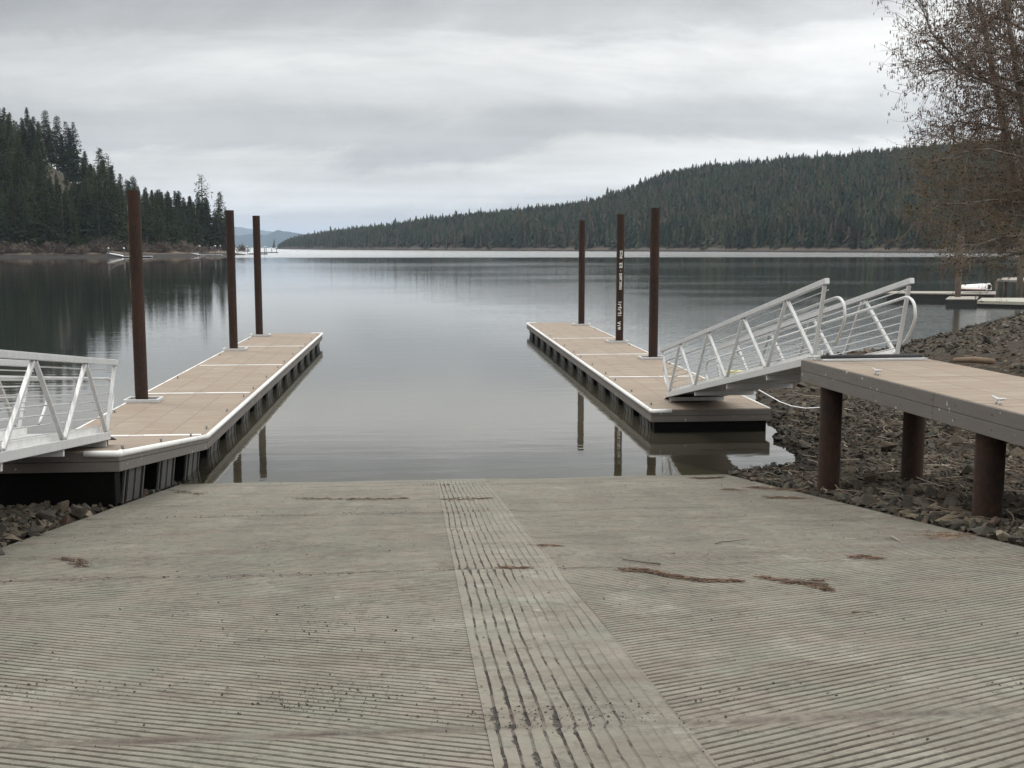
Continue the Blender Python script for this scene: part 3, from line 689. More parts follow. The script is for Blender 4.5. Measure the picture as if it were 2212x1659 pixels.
def guide(px, py, z, parent, sx):
    m = MB(); w, d = .76, .56; x0 = px - (w / 2) + (-.04 if sx > 0 else .04); x1 = x0 + w; y0, y1 = py - d / 2, py + d / 2
    for a in ((x0, x1, y0, y0 + .06), (x0, x1, y1 - .06, y1), (x0, x0 + .06, y0 + .06, y1 - .06), (x1 - .06, x1, y0 + .06, y1 - .06)): m.box(a[0], a[1], a[2], a[3], z + .004, z + .075)
    g = m.build('pile_guide', M_alu, parent, bevel=.006)
    m2 = MB(); m2.box(x0 + .06, x1 - .06, y0 + .06, y1 - .06, z + .004, z + .012)  # dark plate painted as the shaded opening round the pile; deck is uncut
    me = m2; o = bpy.data.meshes.new('well_shade_plate'); off = parent.location
    o.from_pydata([tuple(np.array(p) - np.array(off)) for p in me.v], [], me.f); o.materials.append(M_under); link('well_shade_plate', o, g)
def dock(x0, x1, ys, inner, zt, zfs, label, piles):
    """ys: joints; inner: 'l'/'r' side that faces the ramp lane"""
    D_ = empty('floating_dock', ((x0 + x1) / 2, ys[0], 0), label, 'dock', 'the two floating docks beside the ramp')
    xi = x0 if inner == 'l' else x1; si = -1 if inner == 'l' else 1; xo = x1 if inner == 'l' else x0
    for i in range(len(ys) - 1):
        a, b_ = ys[i] + .012, ys[i + 1] - .012; zf = zfs[i]
        deck_mesh('deck_panel', x0 + .012, x1 - .012, a, b_, zt, zf, D_)
        for xx, s in ((x0, -1), (x1, 1)):
            for k, (za, zb) in enumerate(((-.128, -.012), (-.262, -.136))):
                m = MB(); m.box(xx - (.02 if s < 0 else -.008), xx + (-.008 if s < 0 else .02), a, b_, zt + za, zt + zb, zf); m.build('side_board', M_fascia, D_, bevel=.004)
        m = MB(); m.box(x0 + .02, x1 - .02, a + .02, b_ - .02, zt - .235, zt - .045, zf); m.build('frame', M_under, D_)
        nf = 3 if b_ - a < 7.5 else 4
        floats(x0, x1, a, b_, zt, zf, D_, n=nf)
        g = zf or (lambda y: 0)
        # rails
        m = MB(); m.tube([(xi + si * .012, y, zt - .028 + g(y)) for y in (a, b_)], .041, 12); m.build('rub_rail', M_white, D_, True)
        nseg = 3
        for k in range(nseg):
            p, q_ = a + (b_ - a) * k / nseg + .04, a + (b_ - a) * (k + 1) / nseg - .04
            m = MB(); m.tube([(xo - si * .006, y, zt - .008 + g(y)) for y in (p, q_)], .024, 8); m.build('rub_rail', M_white, D_, True)
        for k in (0.12, .5, .88):
            cleat(xi - si * .13, a + (b_ - a) * k, zt + g(a + (b_ - a) * k), D_, False)
            if k == .5: cleat(xo + si * .13, a + (b_ - a) * k, zt + g(a + (b_ - a) * k), D_, False)
        if i > 0:
            y = ys[i]; w = x1 - x0; zj = zt + g(y)
            m = MB(); m.box(x0 + .10, x0 + w * .46, y - .055, y + .055, zj + .003, zj + .012); m.build('joint_strip', M_white, D_)
            m = MB(); m.box(x0 + w * .56, x1 - .10, y - .055, y + .055, zj + .003, zj + .012); m.build('joint_strip', M_white, D_)
            m = MB(); m.box(x0 + w * .465, x0 + w * .555, y - .07, y + .07, zj + .003, zj + .009); m.build('hinge_plate', M_alu, D_)
    # end boards
    g0 = zfs[0] or (lambda y: 0); gN = zfs[-1] or (lambda y: 0)
    for yy, s, g in ((ys[0], -1, g0), (ys[-1], 1, gN)):
        for za, zb in ((-.128, -.012), (-.262, -.136)):
            m = MB(); ya, yb = (yy - .018, yy + .010) if s < 0 else (yy - .010, yy + .018)
            m.box(x0 - .0165, x1 + .0165, ya, yb, zt + za + g(yy), zt + zb + g(yy)); m.build('end_board', M_fascia, D_, bevel=.004)
        m = MB(); zz_ = zt - .028 + g(yy)
        m.tube([(xi + si * .012, yy - s * .10, zz_ ), (xi + si * .012, yy - s * .02, zz_), (xi - si * .015, yy + s * .012, zz_), (xi - si * .42, yy + s * .016, zz_)], .044, 12); m.build('corner_bumper', M_white, D_, True)
    m = MB(); yy = ys[0]; m.box(x0 + .06, x1 - .06, yy + .02, yy + .3, zt + g0(yy) - .73, zt + g0(yy) - .24); m.build('float_end', M_float, D_, bevel=.02)
    for y in piles: guide(xo - (-si) * .0 + (si * .28), y, zt + (0 if y > ys[1] else g0(y)), D_, -si)
    return D_
LZ = .5
g1 = lambda y: (1.278 - LZ) * max(0, (20.4 - y)) / (20.4 - 14.53)
g2 = lambda y: 0
dockL = dock(-6.45, -3.9, [14.5, 20.4, 26.35, 32.6, 38.75, 44.75], 'r', LZ, [g1, g2, g2, g2, g2], 'tan decked floating dock left of the ramp, its near end aground', [25.05, 37.45, 43.45])
dockR = dock(4.86, 7.40, [22.85, 28.75, 34.95, 41.25, 50.1], 'l', LZ, [g2, g2, g2, g2], 'tan decked floating dock right of the ramp with a gangway landing on its near end', [33.45, 39.45, 48.3])

# ------------------------------------------------------------------ steel piles
def pile(x, y, z0, z1, r, label, group, m_=None, mat_=None):
    o = MB(); n = 28; V = []
    zs = [z0, z1 - .02, z1]
    o.tube([(x, y, z0), (x, y, z1)], r, n, cap=False)
    o.tube([(x, y, z1), (x, y, z1 - .5)], r - .012, n, cap=False)
    b = len(o.v); ring = [(x + R_ * cos(2 * pi * k / n), y + R_ * sin(2 * pi * k / n), z1) for R_ in (r, r - .012) for k in range(n)]
    o.add(ring, [(k, (k + 1) % n, n + (k + 1) % n, n + k) for k in range(n)])
    o.add([(x + (r - .012) * cos(2 * pi * k / n), y + (r - .012) * sin(2 * pi * k / n), z1 - .5) for k in range(n)], [tuple(range(n))])
    ob = o.build('steel_pile', mat_ or M_rust, None, True, loc=(x, y, 0)); tag(ob, label, 'pile', group)
    es = ob.modifiers.new('split', 'EDGE_SPLIT'); es.split_angle = radians(50)
    return ob
GP = 'rusty steel piles holding the docks'
pile(-6.17, 25.05, -3.5, 5.12, .140, 'nearest left dock pile, rusty steel with yellow flecks down its left side', GP, mat_=M_rusty)
pile(-6.17, 37.45, -4, 5.10, .137, 'dark rusty pile in the middle of the three on the left dock', GP)
pile(-6.17, 43.45, -4, 5.09, .137, 'reddish rusty pile at the far end of the left dock', GP)
pile(7.12, 33.45, -4, 5.07, .140, 'tall red-brown pile beside the foot of the right gangway', GP)
markp = pile(7.16, 39.45, -4, 5.06, .137, 'dark pile with white chalk writing running up it', GP)
pile(7.07, 48.3, -4, 5.05, .137, 'rusty pile at the far end of the right dock', GP)
def chalk(txt, u, v0, v1, ufrac, size):
    """handwriting running up the pile; v0 bottom, v1 top pixel rows give its real heights"""
    cu = bpy.data.curves.new('chalk', 'FONT'); cu.body = txt; cu.size = 1; cu.resolution_u = 2; cu.offset = .022
    to = bpy.data.objects.new('chalk', cu); COL.objects.link(to); bpy.context.view_layer.update()
    me = bpy.data.meshes.new_from_object(to.evaluated_get(bpy.context.evaluated_depsgraph_get())); bpy.data.objects.remove(to)
    bt = bmesh.new(); bt.from_mesh(me); bmesh.ops.triangulate(bt, faces=bt.faces)
    bmesh.ops.subdivide_edges(bt, edges=bt.edges[:], cuts=5, use_grid_fill=True); bt.to_mesh(me); bt.free()   # follows the pipe's curve
    n_ = len(me.vertices); co = np.zeros(n_ * 3, np.float32); me.vertices.foreach_get('co', co); co = co.reshape(-1, 3)
    z0, z1 = Q(u, v0, 39.3)[2], Q(u, v1, 39.3)[2]
    x, y = co[:, 0], co[:, 1]; x = (x - x.min()) / (x.max() - x.min()); y = (y - y.min()) / max(1e-6, y.max() - y.min())
    y = y + .10 * np.sin(x * 17) ; x = x + .012 * np.sin(y * 5 + x * 9)
    wz = z0 + x * (z1 - z0); ang = (ufrac + (.5 - y) * size) / .139      # letter tops point left
    px, py = 7.16, 39.45; base = math.atan2(-py, -px); a = base + ang; R_ = .1405
    out = np.stack([px + R_ * np.cos(a) - px, py + R_ * np.sin(a) - py, wz], -1).astype(np.float32)
    me.vertices.foreach_set('co', out.ravel()); me.materials.clear(); me.materials.append(M_chalk); me.update()
    link('chalk_writing', me, markp)
chalk('#1A', 1338, 712.5, 694, -.01, .115)
chalk('12-13-11', 1339, 682, 652, .0, .12)
chalk('10X.365', 1342, 625, 590, .02, .10)
chalk('\u00b7 22', 1342, 586, 567, .025, .10)
chalk('PCS', 1343, 558, 541, .035, .10)

# ------------------------------------------------------------------ gangways
def gangway(lo, hi, width, label, bays=4, h=1.10, mat_land=True):
    """lo/hi: near-truss ends of the bottom chord; the other truss stands width to the +X side"""
    lo = Vector(lo); hi = Vector(hi); d = (hi - lo).normalized(); L = (hi - lo).length
    G = empty('gangway', tuple(lo), label, 'gangway', 'aluminium gangways down to the docks')
    side = Vector((-d.y, d.x, 0)).normalized()
    if side.x < 0: side = -side
    nrm = side.cross(d); nrm = nrm if nrm.z > 0 else -nrm; nrm.normalize()
    pt = lambda s, n_, w=0: lo + d * s + nrm * n_ + side * w
    T0, T1 = -.50, L + .42
    for w, sg in ((0, -1), (width, 1)):
        m = MB(); m.bar(pt(-.02, .06, w), pt(L, .06, w), .065, .11, nrm); m.build('bottom_chord', M_alu, G, bevel=.006)
        m = MB(); m.bar(pt(T0 - .05, h, w), pt(T1 + .05, h, w), .07, .08, nrm); m.build('top_rail', M_alu, G, bevel=.006)
        B = [L * k / bays for k in range(bays + 1)]
        B[0] = .08; B[-1] = L - .10
        def diag(a, b_):
            m_ = MB(); m_.bar(a, b_, .046, .05, side); m_.build('truss_brace', M_alu, G, bevel=.005)
        diag(pt(B[0] - .0, .12, w), pt(T0 + .05, h - .055, w)); diag(pt(B[-1], .12, w), pt(T1 - .05, h - .055, w))
        for k in range(bays):
            mid = (B[k] + B[k + 1]) / 2
            diag(pt(B[k] + .045, .125, w), pt(mid - .045, h - .055, w)); diag(pt(B[k + 1] - .045, .125, w), pt(mid + .045, h - .055, w))
        # thin infill rails on the inside
        wi = w - sg * .048
        for k in range(8):
            n_ = .21 + (h - .32) * k / 7
            if k == 6: continue
            e = (n_ - .12) / (h - .17); m = MB(); m.tube([pt(B[0] + (T0 - B[0]) * e + .0, n_, wi), pt(B[-1] + (T1 - B[-1]) * e, n_, wi)], .0085, 6); m.build('infill_rail', M_alu, G, True)
        # handrail with looped ends
        hz = h - .235; wi = w - sg * .115
        eu = T1 + .02; el_ = T0 - .02
        pu = []
        def arc(s0, dirn):
            out = []
            for a in np.linspace(0, 1, 7): out.append((s0 + dirn * (.02 + .30 * sin(a * pi / 2)), hz - .20 * (1 - cos(a * pi / 2))))
            out += [(s0 + dirn * .325, hz - .30)]
            for a in np.linspace(0.15, 1, 6): out.append((s0 + dirn * (.325 - .40 * a ** 1.4), hz - .30 - .34 * a))
            return out
        up = [(x_, y_) for x_, y_ in arc(eu, 1)]; dn = [(x_, y_) for x_, y_ in arc(el_, -1)][::-1]
        m = MB(); m.tube([pt(a_, b__, wi) for a_, b__ in dn + [(el_ + .3, hz), (L / 2, hz), (eu - .3, hz)] + up], .021, 10); m.build('handrail', M_alu, G, True)
        for k in range(bays):
            mid = (B[k] + B[k + 1]) / 2
            m = MB(); m.bar(pt(mid + .2, hz, w), pt(mid + .2, hz, wi), .05, .012, nrm); m.bar(pt(mid + .2, hz - .05, w - sg * .03), pt(mid + .2, hz + .005, w - sg * .03), .05, .014, side); m.build('handrail_bracket', M_alu, G)
    # walking surface and cross members
    m = MB(); a, b_ = pt(.02, .105, .045), pt(L - .02, .105, .045); c, e = pt(L - .02, .105, width - .045), pt(.02, .105, width - .045); t_ = nrm * .03
    m.add([a, b_, c, e, a - t_, b_ - t_, c - t_, e - t_], [(0, 1, 2, 3), (7, 6, 5, 4), (0, 4, 5, 1), (1, 5, 6, 2), (2, 6, 7, 3), (3, 7, 4, 0)])
    o = m.build('walking_surface', M_alu, G)
    m = MB()
    for w in (.09, width - .09): m.bar(pt(.03, .14, w), pt(L - .03, .14, w), .012, .10, nrm)
    m.build('kick_plate', M_white, G)
    for k in range(bays + 1):
        s = min(max(B[k], .1), L - .1); m = MB(); m.bar(pt(s, -.045, 0), pt(s, -.045, width), .06, .08, nrm); m.build('cross_beam', M_alu, G)
    # hinged flap onto the float, rubber mat edge on the pier
    m = MB(); m.add([pt(.0, .08, .03), pt(.0, .08, width - .03), pt(-.62, -.02, width - .03) , pt(-.62, -.02, .03), pt(.0, .05, .03), pt(.0, .05, width - .03), pt(-.62, -.035, width - .03), pt(-.62, -.035, .03)], [(0, 3, 2, 1), (4, 5, 6, 7), (0, 1, 5, 4), (1, 2, 6, 5), (2, 3, 7, 6), (3, 0, 4, 7)]); m.build('landing_flap', M_black, G)
    m = MB(); m.bar(pt(.05, -.03, 0), pt(.05, -.03, width), .10, .10, nrm); m.build('roller', M_black, G)
    return G, pt, L
gR, ptR, LR = gangway((5.47, 24.0, .60), (5.60, 15.22, 2.27), 1.22, 'silver aluminium gangway sloping from the raised pier down to the right dock')
gL, ptL, LL = gangway((-5.58, 15.85, 1.20), (-5.22, 6.9, 2.28), 1.18, 'silver aluminium gangway cut off by the left frame edge, landing on the left dock')

# ------------------------------------------------------------------ raised pier at right
pr = empty('pier', (6.5, 12, 0), 'raised tan decked pier with grey side boards standing on rusty piles', 'pier')
ax = Vector((.062, -1, 0)).normalized(); sd_ = Vector((1, .062, 0)).normalized(); o0 = Vector((5.41, 15.32, 2.31)); PL = 9.0; PW = 1.88
def pp_(s, w, z): return o0 + ax * s + sd_ * w + Vector((0, 0, z))
def slab(m, s0, s1, w0, w1, z0, z1):
    return m.add([pp_(s, w, z) for z in (z0, z1) for s in (s0, s1) for w in (w0, w1)], [(0, 1, 3, 2), (4, 6, 7, 5), (0, 4, 5, 1), (2, 3, 7, 6), (0, 2, 6, 4), (1, 5, 7, 3)])
for k in range(4):
    s0, s1 = PL * k / 4 + .004, PL * (k + 1) / 4 - .004
    m = MB(); slab(m, s0, s1, .03, PW - .03, -.04, 0)
    me = bpy.data.meshes.new('deck_panel'); V = np.array(m.v); me.from_pydata([tuple(p) for p in V - np.array(pr.location)], [], m.f); me.materials.append(M_deck)
    pu = (V - np.array(o0)) @ np.array(sd_); pv2 = (V - np.array(o0)) @ np.array(ax)
    a = me.attributes.new('pu', 'FLOAT', 'POINT'); a.data.foreach_set('value', (pu + .01).astype(np.float32)); a = me.attributes.new('pv', 'FLOAT', 'POINT'); a.data.foreach_set('value', (pv2 + .01).astype(np.float32))
    link('deck_panel', me, pr)
for k in range(3):
    s0, s1 = (0, 3.62, 7.24)[k] + .002, (3.62, 7.24, 9.0)[k] - .002
    for za, zb in ((-.152, -.004), (-.305, -.157)):
        for w0, w1 in ((0, .028), (PW - .028, PW)):
            m = MB(); slab(m, s0, s1, w0, w1, za, zb); m.build('side_board', M_fascia, pr, bevel=.004)
for za, zb in ((-.152, -.004), (-.305, -.157)):
    m = MB(); slab(m, -.03, 0, -.002, PW + .002, za, zb); m.build('end_board', M_fascia, pr, bevel=.004)
m = MB(); slab(m, .05, PL, .1, PW - .1, -.26, -.05); m.build('frame', M_under, pr)
m = MB(); a = pp_(.02, .25, .01); b_ = pp_(.02, 1.75, .01); m.tube([pp_(.16, .22, .045), pp_(.16, 1.72, .045)], .035, 10); m.build('hinge_bar', M_black, pr, True)
m = MB(); slab(m, .02, .30, .2, 1.74, .004, .03); m.build('threshold_plate', M_alu, pr)
for s in (1.95, 4.6):
    c = pp_(s, .16, 0); m = MB()
    for q_ in (-.035, .035): m.bar(c + ax * q_, c + ax * q_ + Vector((0, 0, .05)), .02, .02, (0, 1, 0))
    m.tube([c - ax * .12 + Vector((0, 0, .075)), c + Vector((0, 0, .055)), c + ax * .12 + Vector((0, 0, .075))], [.010, .016, .010], 8); m.build('cleat', M_alu, pr, True)
c = pp_(.15, .12, 0); m = MB(); m.bar(c, c + Vector((0, 0, .05)), .02, .02, (0, 1, 0)); m.tube([c - sd_ * .1 + Vector((0, 0, .06)), c + sd_ * .1 + Vector((0, 0, .06))], .012, 8); m.build('cleat', M_alu, pr, True)
for k in range(14):
    for zc in (-.078, -.23):
        c = pp_(.35 + k * .62 + .07 * (k % 3), -.002, zc); MB().tube([c, c - sd_ * .006], .006, 6).build('bolt', M_under, pr)
GPP = 'rusty steel piles under the raised pier'
pile(5.68, 14.85, -1, 1.99, .150, 'brown rusty pile under the lakeward corner of the raised pier', GPP)
pile(6.93, 14.95, -1, 1.99, .150, 'shadowed dark pile under the middle of the raised pier', GPP)
pile(5.91, 10.95, -1, 1.99, .150, 'thick brown pile nearest the right frame edge under the pier', GPP)
pile(7.05, 10.9, -1, 1.99, .150, 'brown rusty pile under the far landward side of the pier', GPP)

# loose things on the bank
m = MB(); pts = [P(1639, 842, .25), P(1655, 851, .25), P(1685, 868, .3), P(1710, 877, .35), P(1740, 882, .42), P(1775, 880, .5)]
tag(m.tube(pts, .011, 8).build('hose', M_cap, None, True), 'thin grey-white hose curving over the rocks below the gangway', 'hose')
m = MB(); a = P(2062, 778, 1.05); b_ = P(2145, 781, 1.15); tag(m.tube([a, (a + b_) / 2 + np.array([0, 0, .03]), b_], [.06, .08, .07], 10).build('driftwood_log', M_logw, None, True), 'short weathered brown log on the bank behind the pier', 'log')
m = MB(); c = P(1588, 812, .0); m.box(c[0] - .35, c[0] + .35, c[1] - .1, c[1] + .1, .02, .16); tag(m.build('marker_float', M_yelpad, None, bevel=.03), 'faded yellow slab at the waterline seen through the gangway', 'float')

# ------------------------------------------------------------------ litter on the ramp
def on_ramp(u, v, lift=0):
    d = ray(u, v); t = (SL * YW - CAM_H + lift) / (d[2] + SL * d[1]); return np.array([0, 0, CAM_H]) + t * d
def needles(path, n, spread, ln, label, dark=0.0):
    n = int(n * .42); spread *= 1.35; dark += .12
    pts = [on_ramp(u, v) for u, v in path]; o = pts[0]; V, Fc, T = [], [], []
    seg = [np.linalg.norm(pts[i + 1] - pts[i]) for i in range(len(pts) - 1)]; cum = np.cumsum([0] + seg)
    for i in range(n):
        s = rnd.random() * cum[-1]; k = min(len(seg) - 1, int(np.searchsorted(cum, s) - 1) if s > 0 else 0); f_ = (s - cum[k]) / seg[k]
        c = pts[k] * (1 - f_) + pts[k + 1] * f_; d = (pts[k + 1] - pts[k]) / seg[k]; th = sin(pi * min(1, s / cum[-1] + .08)) ** .5
        c = c + np.array([rnd.gauss(0, spread * .5), rnd.gauss(0, spread) * th, 0]); c[2] = rz(c[1]) + .004 + abs(rnd.gauss(0, .008))
        a = math.atan2(d[1], d[0]) + rnd.gauss(0, .45); l = ln * rnd.uniform(.4, 1.1); w = rnd.uniform(.0012, .003)
        e = np.array([cos(a), sin(a), -SL * sin(a) + rnd.gauss(0, .06)]) * l / 2; p_ = np.array([-sin(a), cos(a), 0]) * w
        b = len(V); V += [c - e - p_, c + e - p_, c + e + p_ + np.array([0, 0, w]), c - e + p_ + np.array([0, 0, w])]; Fc.append((b, b + 1, b + 2, b + 3)); T += [max(0, min(1, rnd.gauss(.5, .3) - dark))] * 4
    me = np_mesh('needle_drift', np.array(V) - o, Fc, M_needle, False, {'tone': T}); tag(link('needle_drift', me, None, tuple(o)), label, 'pine needles')
needles([(1345, 1232), (1400, 1236), (1450, 1247), (1520, 1256), (1598, 1258)], 1500, .022, .12, 'long curved drift of red-brown pine needles on the right lane')
needles([(1640, 1250), (1690, 1256), (1735, 1262), (1800, 1279)], 600, .03, .12, 'branching needle clump around a dark stick right of the long drift')
needles([(1700, 1262), (1760, 1258), (1775, 1256)], 250, .02, .10, 'small tuft of brown needles at the right tip of the dark stick')
needles([(1835, 1206), (1870, 1205), (1905, 1208)], 260, .03, .10, 'faint brown needle patch high on the right lane')
needles([(1625, 1053), (1680, 1058), (1730, 1060)], 500, .10, .14, 'dark needle mat at the right ramp edge near the rocks')
needles([(1655, 1076), (1700, 1077), (1735, 1078)], 300, .05, .14, 'thin needle mat below the right ramp edge mat')
needles([(1565, 1058), (1600, 1060)], 160, .05, .12, 'small needle wisp near the water on the right lane')
needles([(1500, 1034), (1530, 1034), (1560, 1032)], 300, .06, .16, 'dark leafy debris at the waterline on the right lane', .35)
needles([(130, 1208), (165, 1214), (178, 1226)], 300, .05, .12, 'dark needle smear on the left lane near the frame edge', .25)
needles([(640, 1078), (700, 1079), (760, 1080), (880, 1078)], 420, .06, .11, 'line of dark flotsam across the left lane below the water edge', .4)
needles([(960, 1080), (1060, 1078)], 260, .08, .09, 'dark flotsam scattered across the ribbed centre strip', .4)
needles([(1150, 1180), (1210, 1182)], 160, .02, .11, 'thin needle wisp crossing the right edge of the centre strip')
needles([(1080, 1228), (1140, 1230)], 160, .03, .1, 'needle tuft lying in the joint of the centre strip')
needles([(380, 1062), (440, 1070)], 320, .10, .12, 'brown debris beside the left dock float on the ramp', .3)
needles([(2000, 1160), (2090, 1155)], 300, .10, .14, 'straw-coloured grass and needles at the right ramp edge by the thick pile', -.3)
def stick(path, r, label, m_=M_bark):
    pts = [on_ramp(u, v) for u, v in path]; pts = [(p[0], p[1], rz(p[1]) + r + .003) for p in pts]
    rr = [r * (1 - .5 * i / (len(pts) - 1)) for i in range(len(pts))]
    tag(MB().tube(pts, rr, 6).build('fallen_twig', m_, None, True), label, 'twig')
stick([(1426, 1221), (1390, 1217), (1345, 1211)], .008, 'straight brown twig lying above the long needle drift')
stick([(1787, 1269), (1748, 1264), (1728, 1262), (1690, 1260)], .016, 'thick dark stick in the middle of the needle clump')
stick([(1545, 1176), (1560, 1172), (1580, 1171), (1616, 1166)], .005, 'thin crooked twig high on the right lane')
stick([(1925, 1161), (1938, 1168), (1946, 1172)], .009, 'short pale twig near the right ramp edge', M_wood)
stick([(1840, 1325), (1868, 1324), (1890, 1326)], .005, 'small dark twig on the right lane')
# pebbles and cone scales
n = 1500; x = rng.uniform(RX0 + .1, RX1 - .1, n); y = 3.4 + rng.random(n) ** 1.3 * 15
big_ = rng.random(n) ** 6
for cx_, cy_, cn, sx_, sy_ in ((-.45, 4.9, 260, .25, .18), (.62, 4.5, 300, .25, .10), (-1.9, 5.2, 160, .5, .12), (.6, 8.5, 160, .25, .06), (-1.2, 8.5, 200, 1.2, .05), (2.8, 4.75, 220, .9, .10), (-.6, 6.6, 160, .5, .5), (.45, 17.4, 120, .3, .15), (-1.5, 13.1, 200, 1.3, .08)):
    x = np.append(x, rng.normal(cx_, sx_, cn)); y = np.append(y, rng.normal(cy_, sy_, cn)); big_ = np.append(big_, rng.random(cn) ** 3)
s_ = .0026 + big_ * .008 + .0002 * y
v, f, t = scatter(ROCKS, np.stack([x, y, rz(y) + s_ * .3], -1), s_)
tag(link('ramp_grit', np_mesh('ramp_grit', v, f, mat('dark_grit', col=(.045, .038, .032), rough=.9), False, {'tone': t})), 'dark grit and bark crumbs sprinkled over the ramp', 'grit', kind='stuff')

# ------------------------------------------------------------------ far shores
def skyline(tab): 
    a = np.array(tab, float); return lambda u: np.interp(u, a[:, 0], a[:, 1])
# left headland
LS = [(-900, 120), (-420, 300), (-260, 395), (-154, 427), (-113, 442), (-95, 490), (-91, 537), (-88, 580), (-97, 640), (-112, 672), (-150, 700), (-260, 800), (-700, 1000)]
LS = np.array(LS, float)
def ldist(X, Y):
    best = np.full(X.shape, 1e9); sg = np.ones(X.shape)
    for (ax_, ay), (bx, by) in zip(LS[:-1], LS[1:]):
        dx, dy = bx - ax_, by - ay; t = np.clip(((X - ax_) * dx + (Y - ay) * dy) / (dx * dx + dy * dy), 0, 1)
        d = np.hypot(X - ax_ - t * dx, Y - ay - t * dy); cr = dx * (Y - ay) - dy * (X - ax_); m_ = d < best
        sg = np.where(m_, np.where(cr > 0, 1, -1), sg); best = np.where(m_, d, best)
    return best * sg
def left_h(X, Y):
    X = np.asarray(X, float); Y = np.asarray(Y, float); d = ldist(X, Y); an = X / Y
    A = np.interp(an, [-.9, -.45, -.377, -.345, -.325, -.305, -.28, -.25, -.2, -.175, -.155, -.13], [50, 50, 50, 47, 47, 43, 31, 20, 11, 6, 1.5, .5])
    t = np.clip((d - 14) / 95, 0, 1); t = t * t * (3 - 2 * t)
    h = np.where(d > 0, np.minimum(d * .13, 2.4) + A * t, d * .2)
    return h + np.where(d > 12, (fbm(X * .05, Y * .05, 3, 41) - .5) * 3, 0)
gx = np.arange(-420, -80, 4.0); gy = np.arange(290, 760, 4.0); GX, GY = np.meshgrid(gx, gy); GZ = np.maximum(left_h(GX, GY), -3)
nR, nC = GX.shape; idx = np.arange(nR * nC).reshape(nR, nC); qd = np.stack([idx[:-1, :-1], idx[:-1, 1:], idx[1:, 1:], idx[1:, :-1]], -1).reshape(-1, 4)
tag(link('hills', np_mesh('hills', np.stack([GX, GY, GZ], -1).reshape(-1, 3), qd, M_hill, True)), kind='structure')
# right hill: shoreline row per pixel column -> real distance; crest behind it
rs = skyline([(560, 537.4), (598, 538), (700, 539.3), (850, 540.5), (1000, 541.5), (1500, 543.6), (1900, 546), (2212, 547.8), (2900, 552)])
rk = skyline([(590, 536), (600, 533), (640, 520), (700, 512), (760, 506), (850, 499), (1000, 482), (1100, 474), (1200, 463), (1280, 452), (1340, 430), (1373, 420), (1433, 392), (1508, 380), (1592, 370), (1662, 366), (1716, 360), (1797, 357), (1895, 345), (1980, 336), (2212, 318), (2900, 300)])
def rbase(u):
    p = np.array([P(a, b_)[:2] for a, b_ in zip(np.atleast_1d(u), rs(np.atleast_1d(u)))]); return p
def right_pt(u, t):
    """u column, t 0 at the water .. 1 at the crest"""
    u = np.atleast_1d(u).astype(float); t = np.atleast_1d(t).astype(float); b_ = rbase(u); Rr = np.interp(u, [590, 800, 1200, 1400, 2900], [60, 160, 260, 360, 460])
    Yc = b_[:, 1] + Rr; zc = CAM_H + (534 - rk(u) + np.interp(u, [600, 900, 1400], [0, 3, 6])) / F * Yc
    k = b_[:, 0] / b_[:, 1]; Y = b_[:, 1] + Rr * t; X = k * Y
    tt = np.clip((t - .04) / .96, 0, 1.0); z = 4.0 * np.clip(t / .06, -1, 1) * np.minimum(1, zc / 12) + np.maximum(zc - 4, 1) * (tt ** .85) 
    z = np.where(t > 1, z - (t - 1) * 60, z)
    return X, Y, z
us = np.linspace(594, 2900, 300); ts = np.array([-.06, 0, .015, .03, .06, .1, .16, .24, .34, .45, .58, .72, .86, 1, 1.12, 1.4])
Ug, Tg = np.meshgrid(us, ts); X, Y, Z = right_pt(Ug.ravel(), Tg.ravel()); Z = Z + (fbm(X * .02, Y * .02, 3, 51) - .5) * 5 * np.clip(Tg.ravel() * 3, 0, 1)
nR, nC = Ug.shape; idx = np.arange(nR * nC).reshape(nR, nC); qd = np.stack([idx[:-1, :-1], idx[:-1, 1:], idx[1:, 1:], idx[1:, :-1]], -1).reshape(-1, 4)
tag(link('hills', np_mesh('hills', np.stack([X, Y, Z], -1), qd, M_hill2, True)), kind='structure')
# distant blue ridges
for dist, tab in ((8200, [(200, 480), (400, 488), (480, 500), (515, 509), (545, 505), (575, 508), (600, 497), (625, 501), (660, 506), (720, 512), (800, 520), (860, 533)]), (13500, [(200, 470), (400, 480), (480, 486), (520, 491), (545, 495), (570, 498), (610, 503), (680, 515), (740, 530)])):
    u_ = np.linspace(tab[0][0], tab[-1][0], 160); sk = skyline(tab)(u_); V = []
    for i, (a, b_) in enumerate(zip(u_, sk)):
        c = Q(a, b_, dist); hgt = c[2] + 6 * (fbm(a * .09, dist * .01, 4, 3) - .5) * dist / 8200
        V += [(c[0] * .93, dist * .93, -2), (c[0] * .96, dist * .96, hgt * .5), (c[0], dist, hgt), (c[0] * 1.08, dist * 1.08, -2)]
    n_ = len(u_); Fc = [(i * 4 + k, (i + 1) * 4 + k, (i + 1) * 4 + k + 1, i * 4 + k + 1) for i in range(n_ - 1) for k in range(3)]
    tag(link('mountains', np_mesh('mountains', V, Fc, M_mtn, True)), kind='structure')

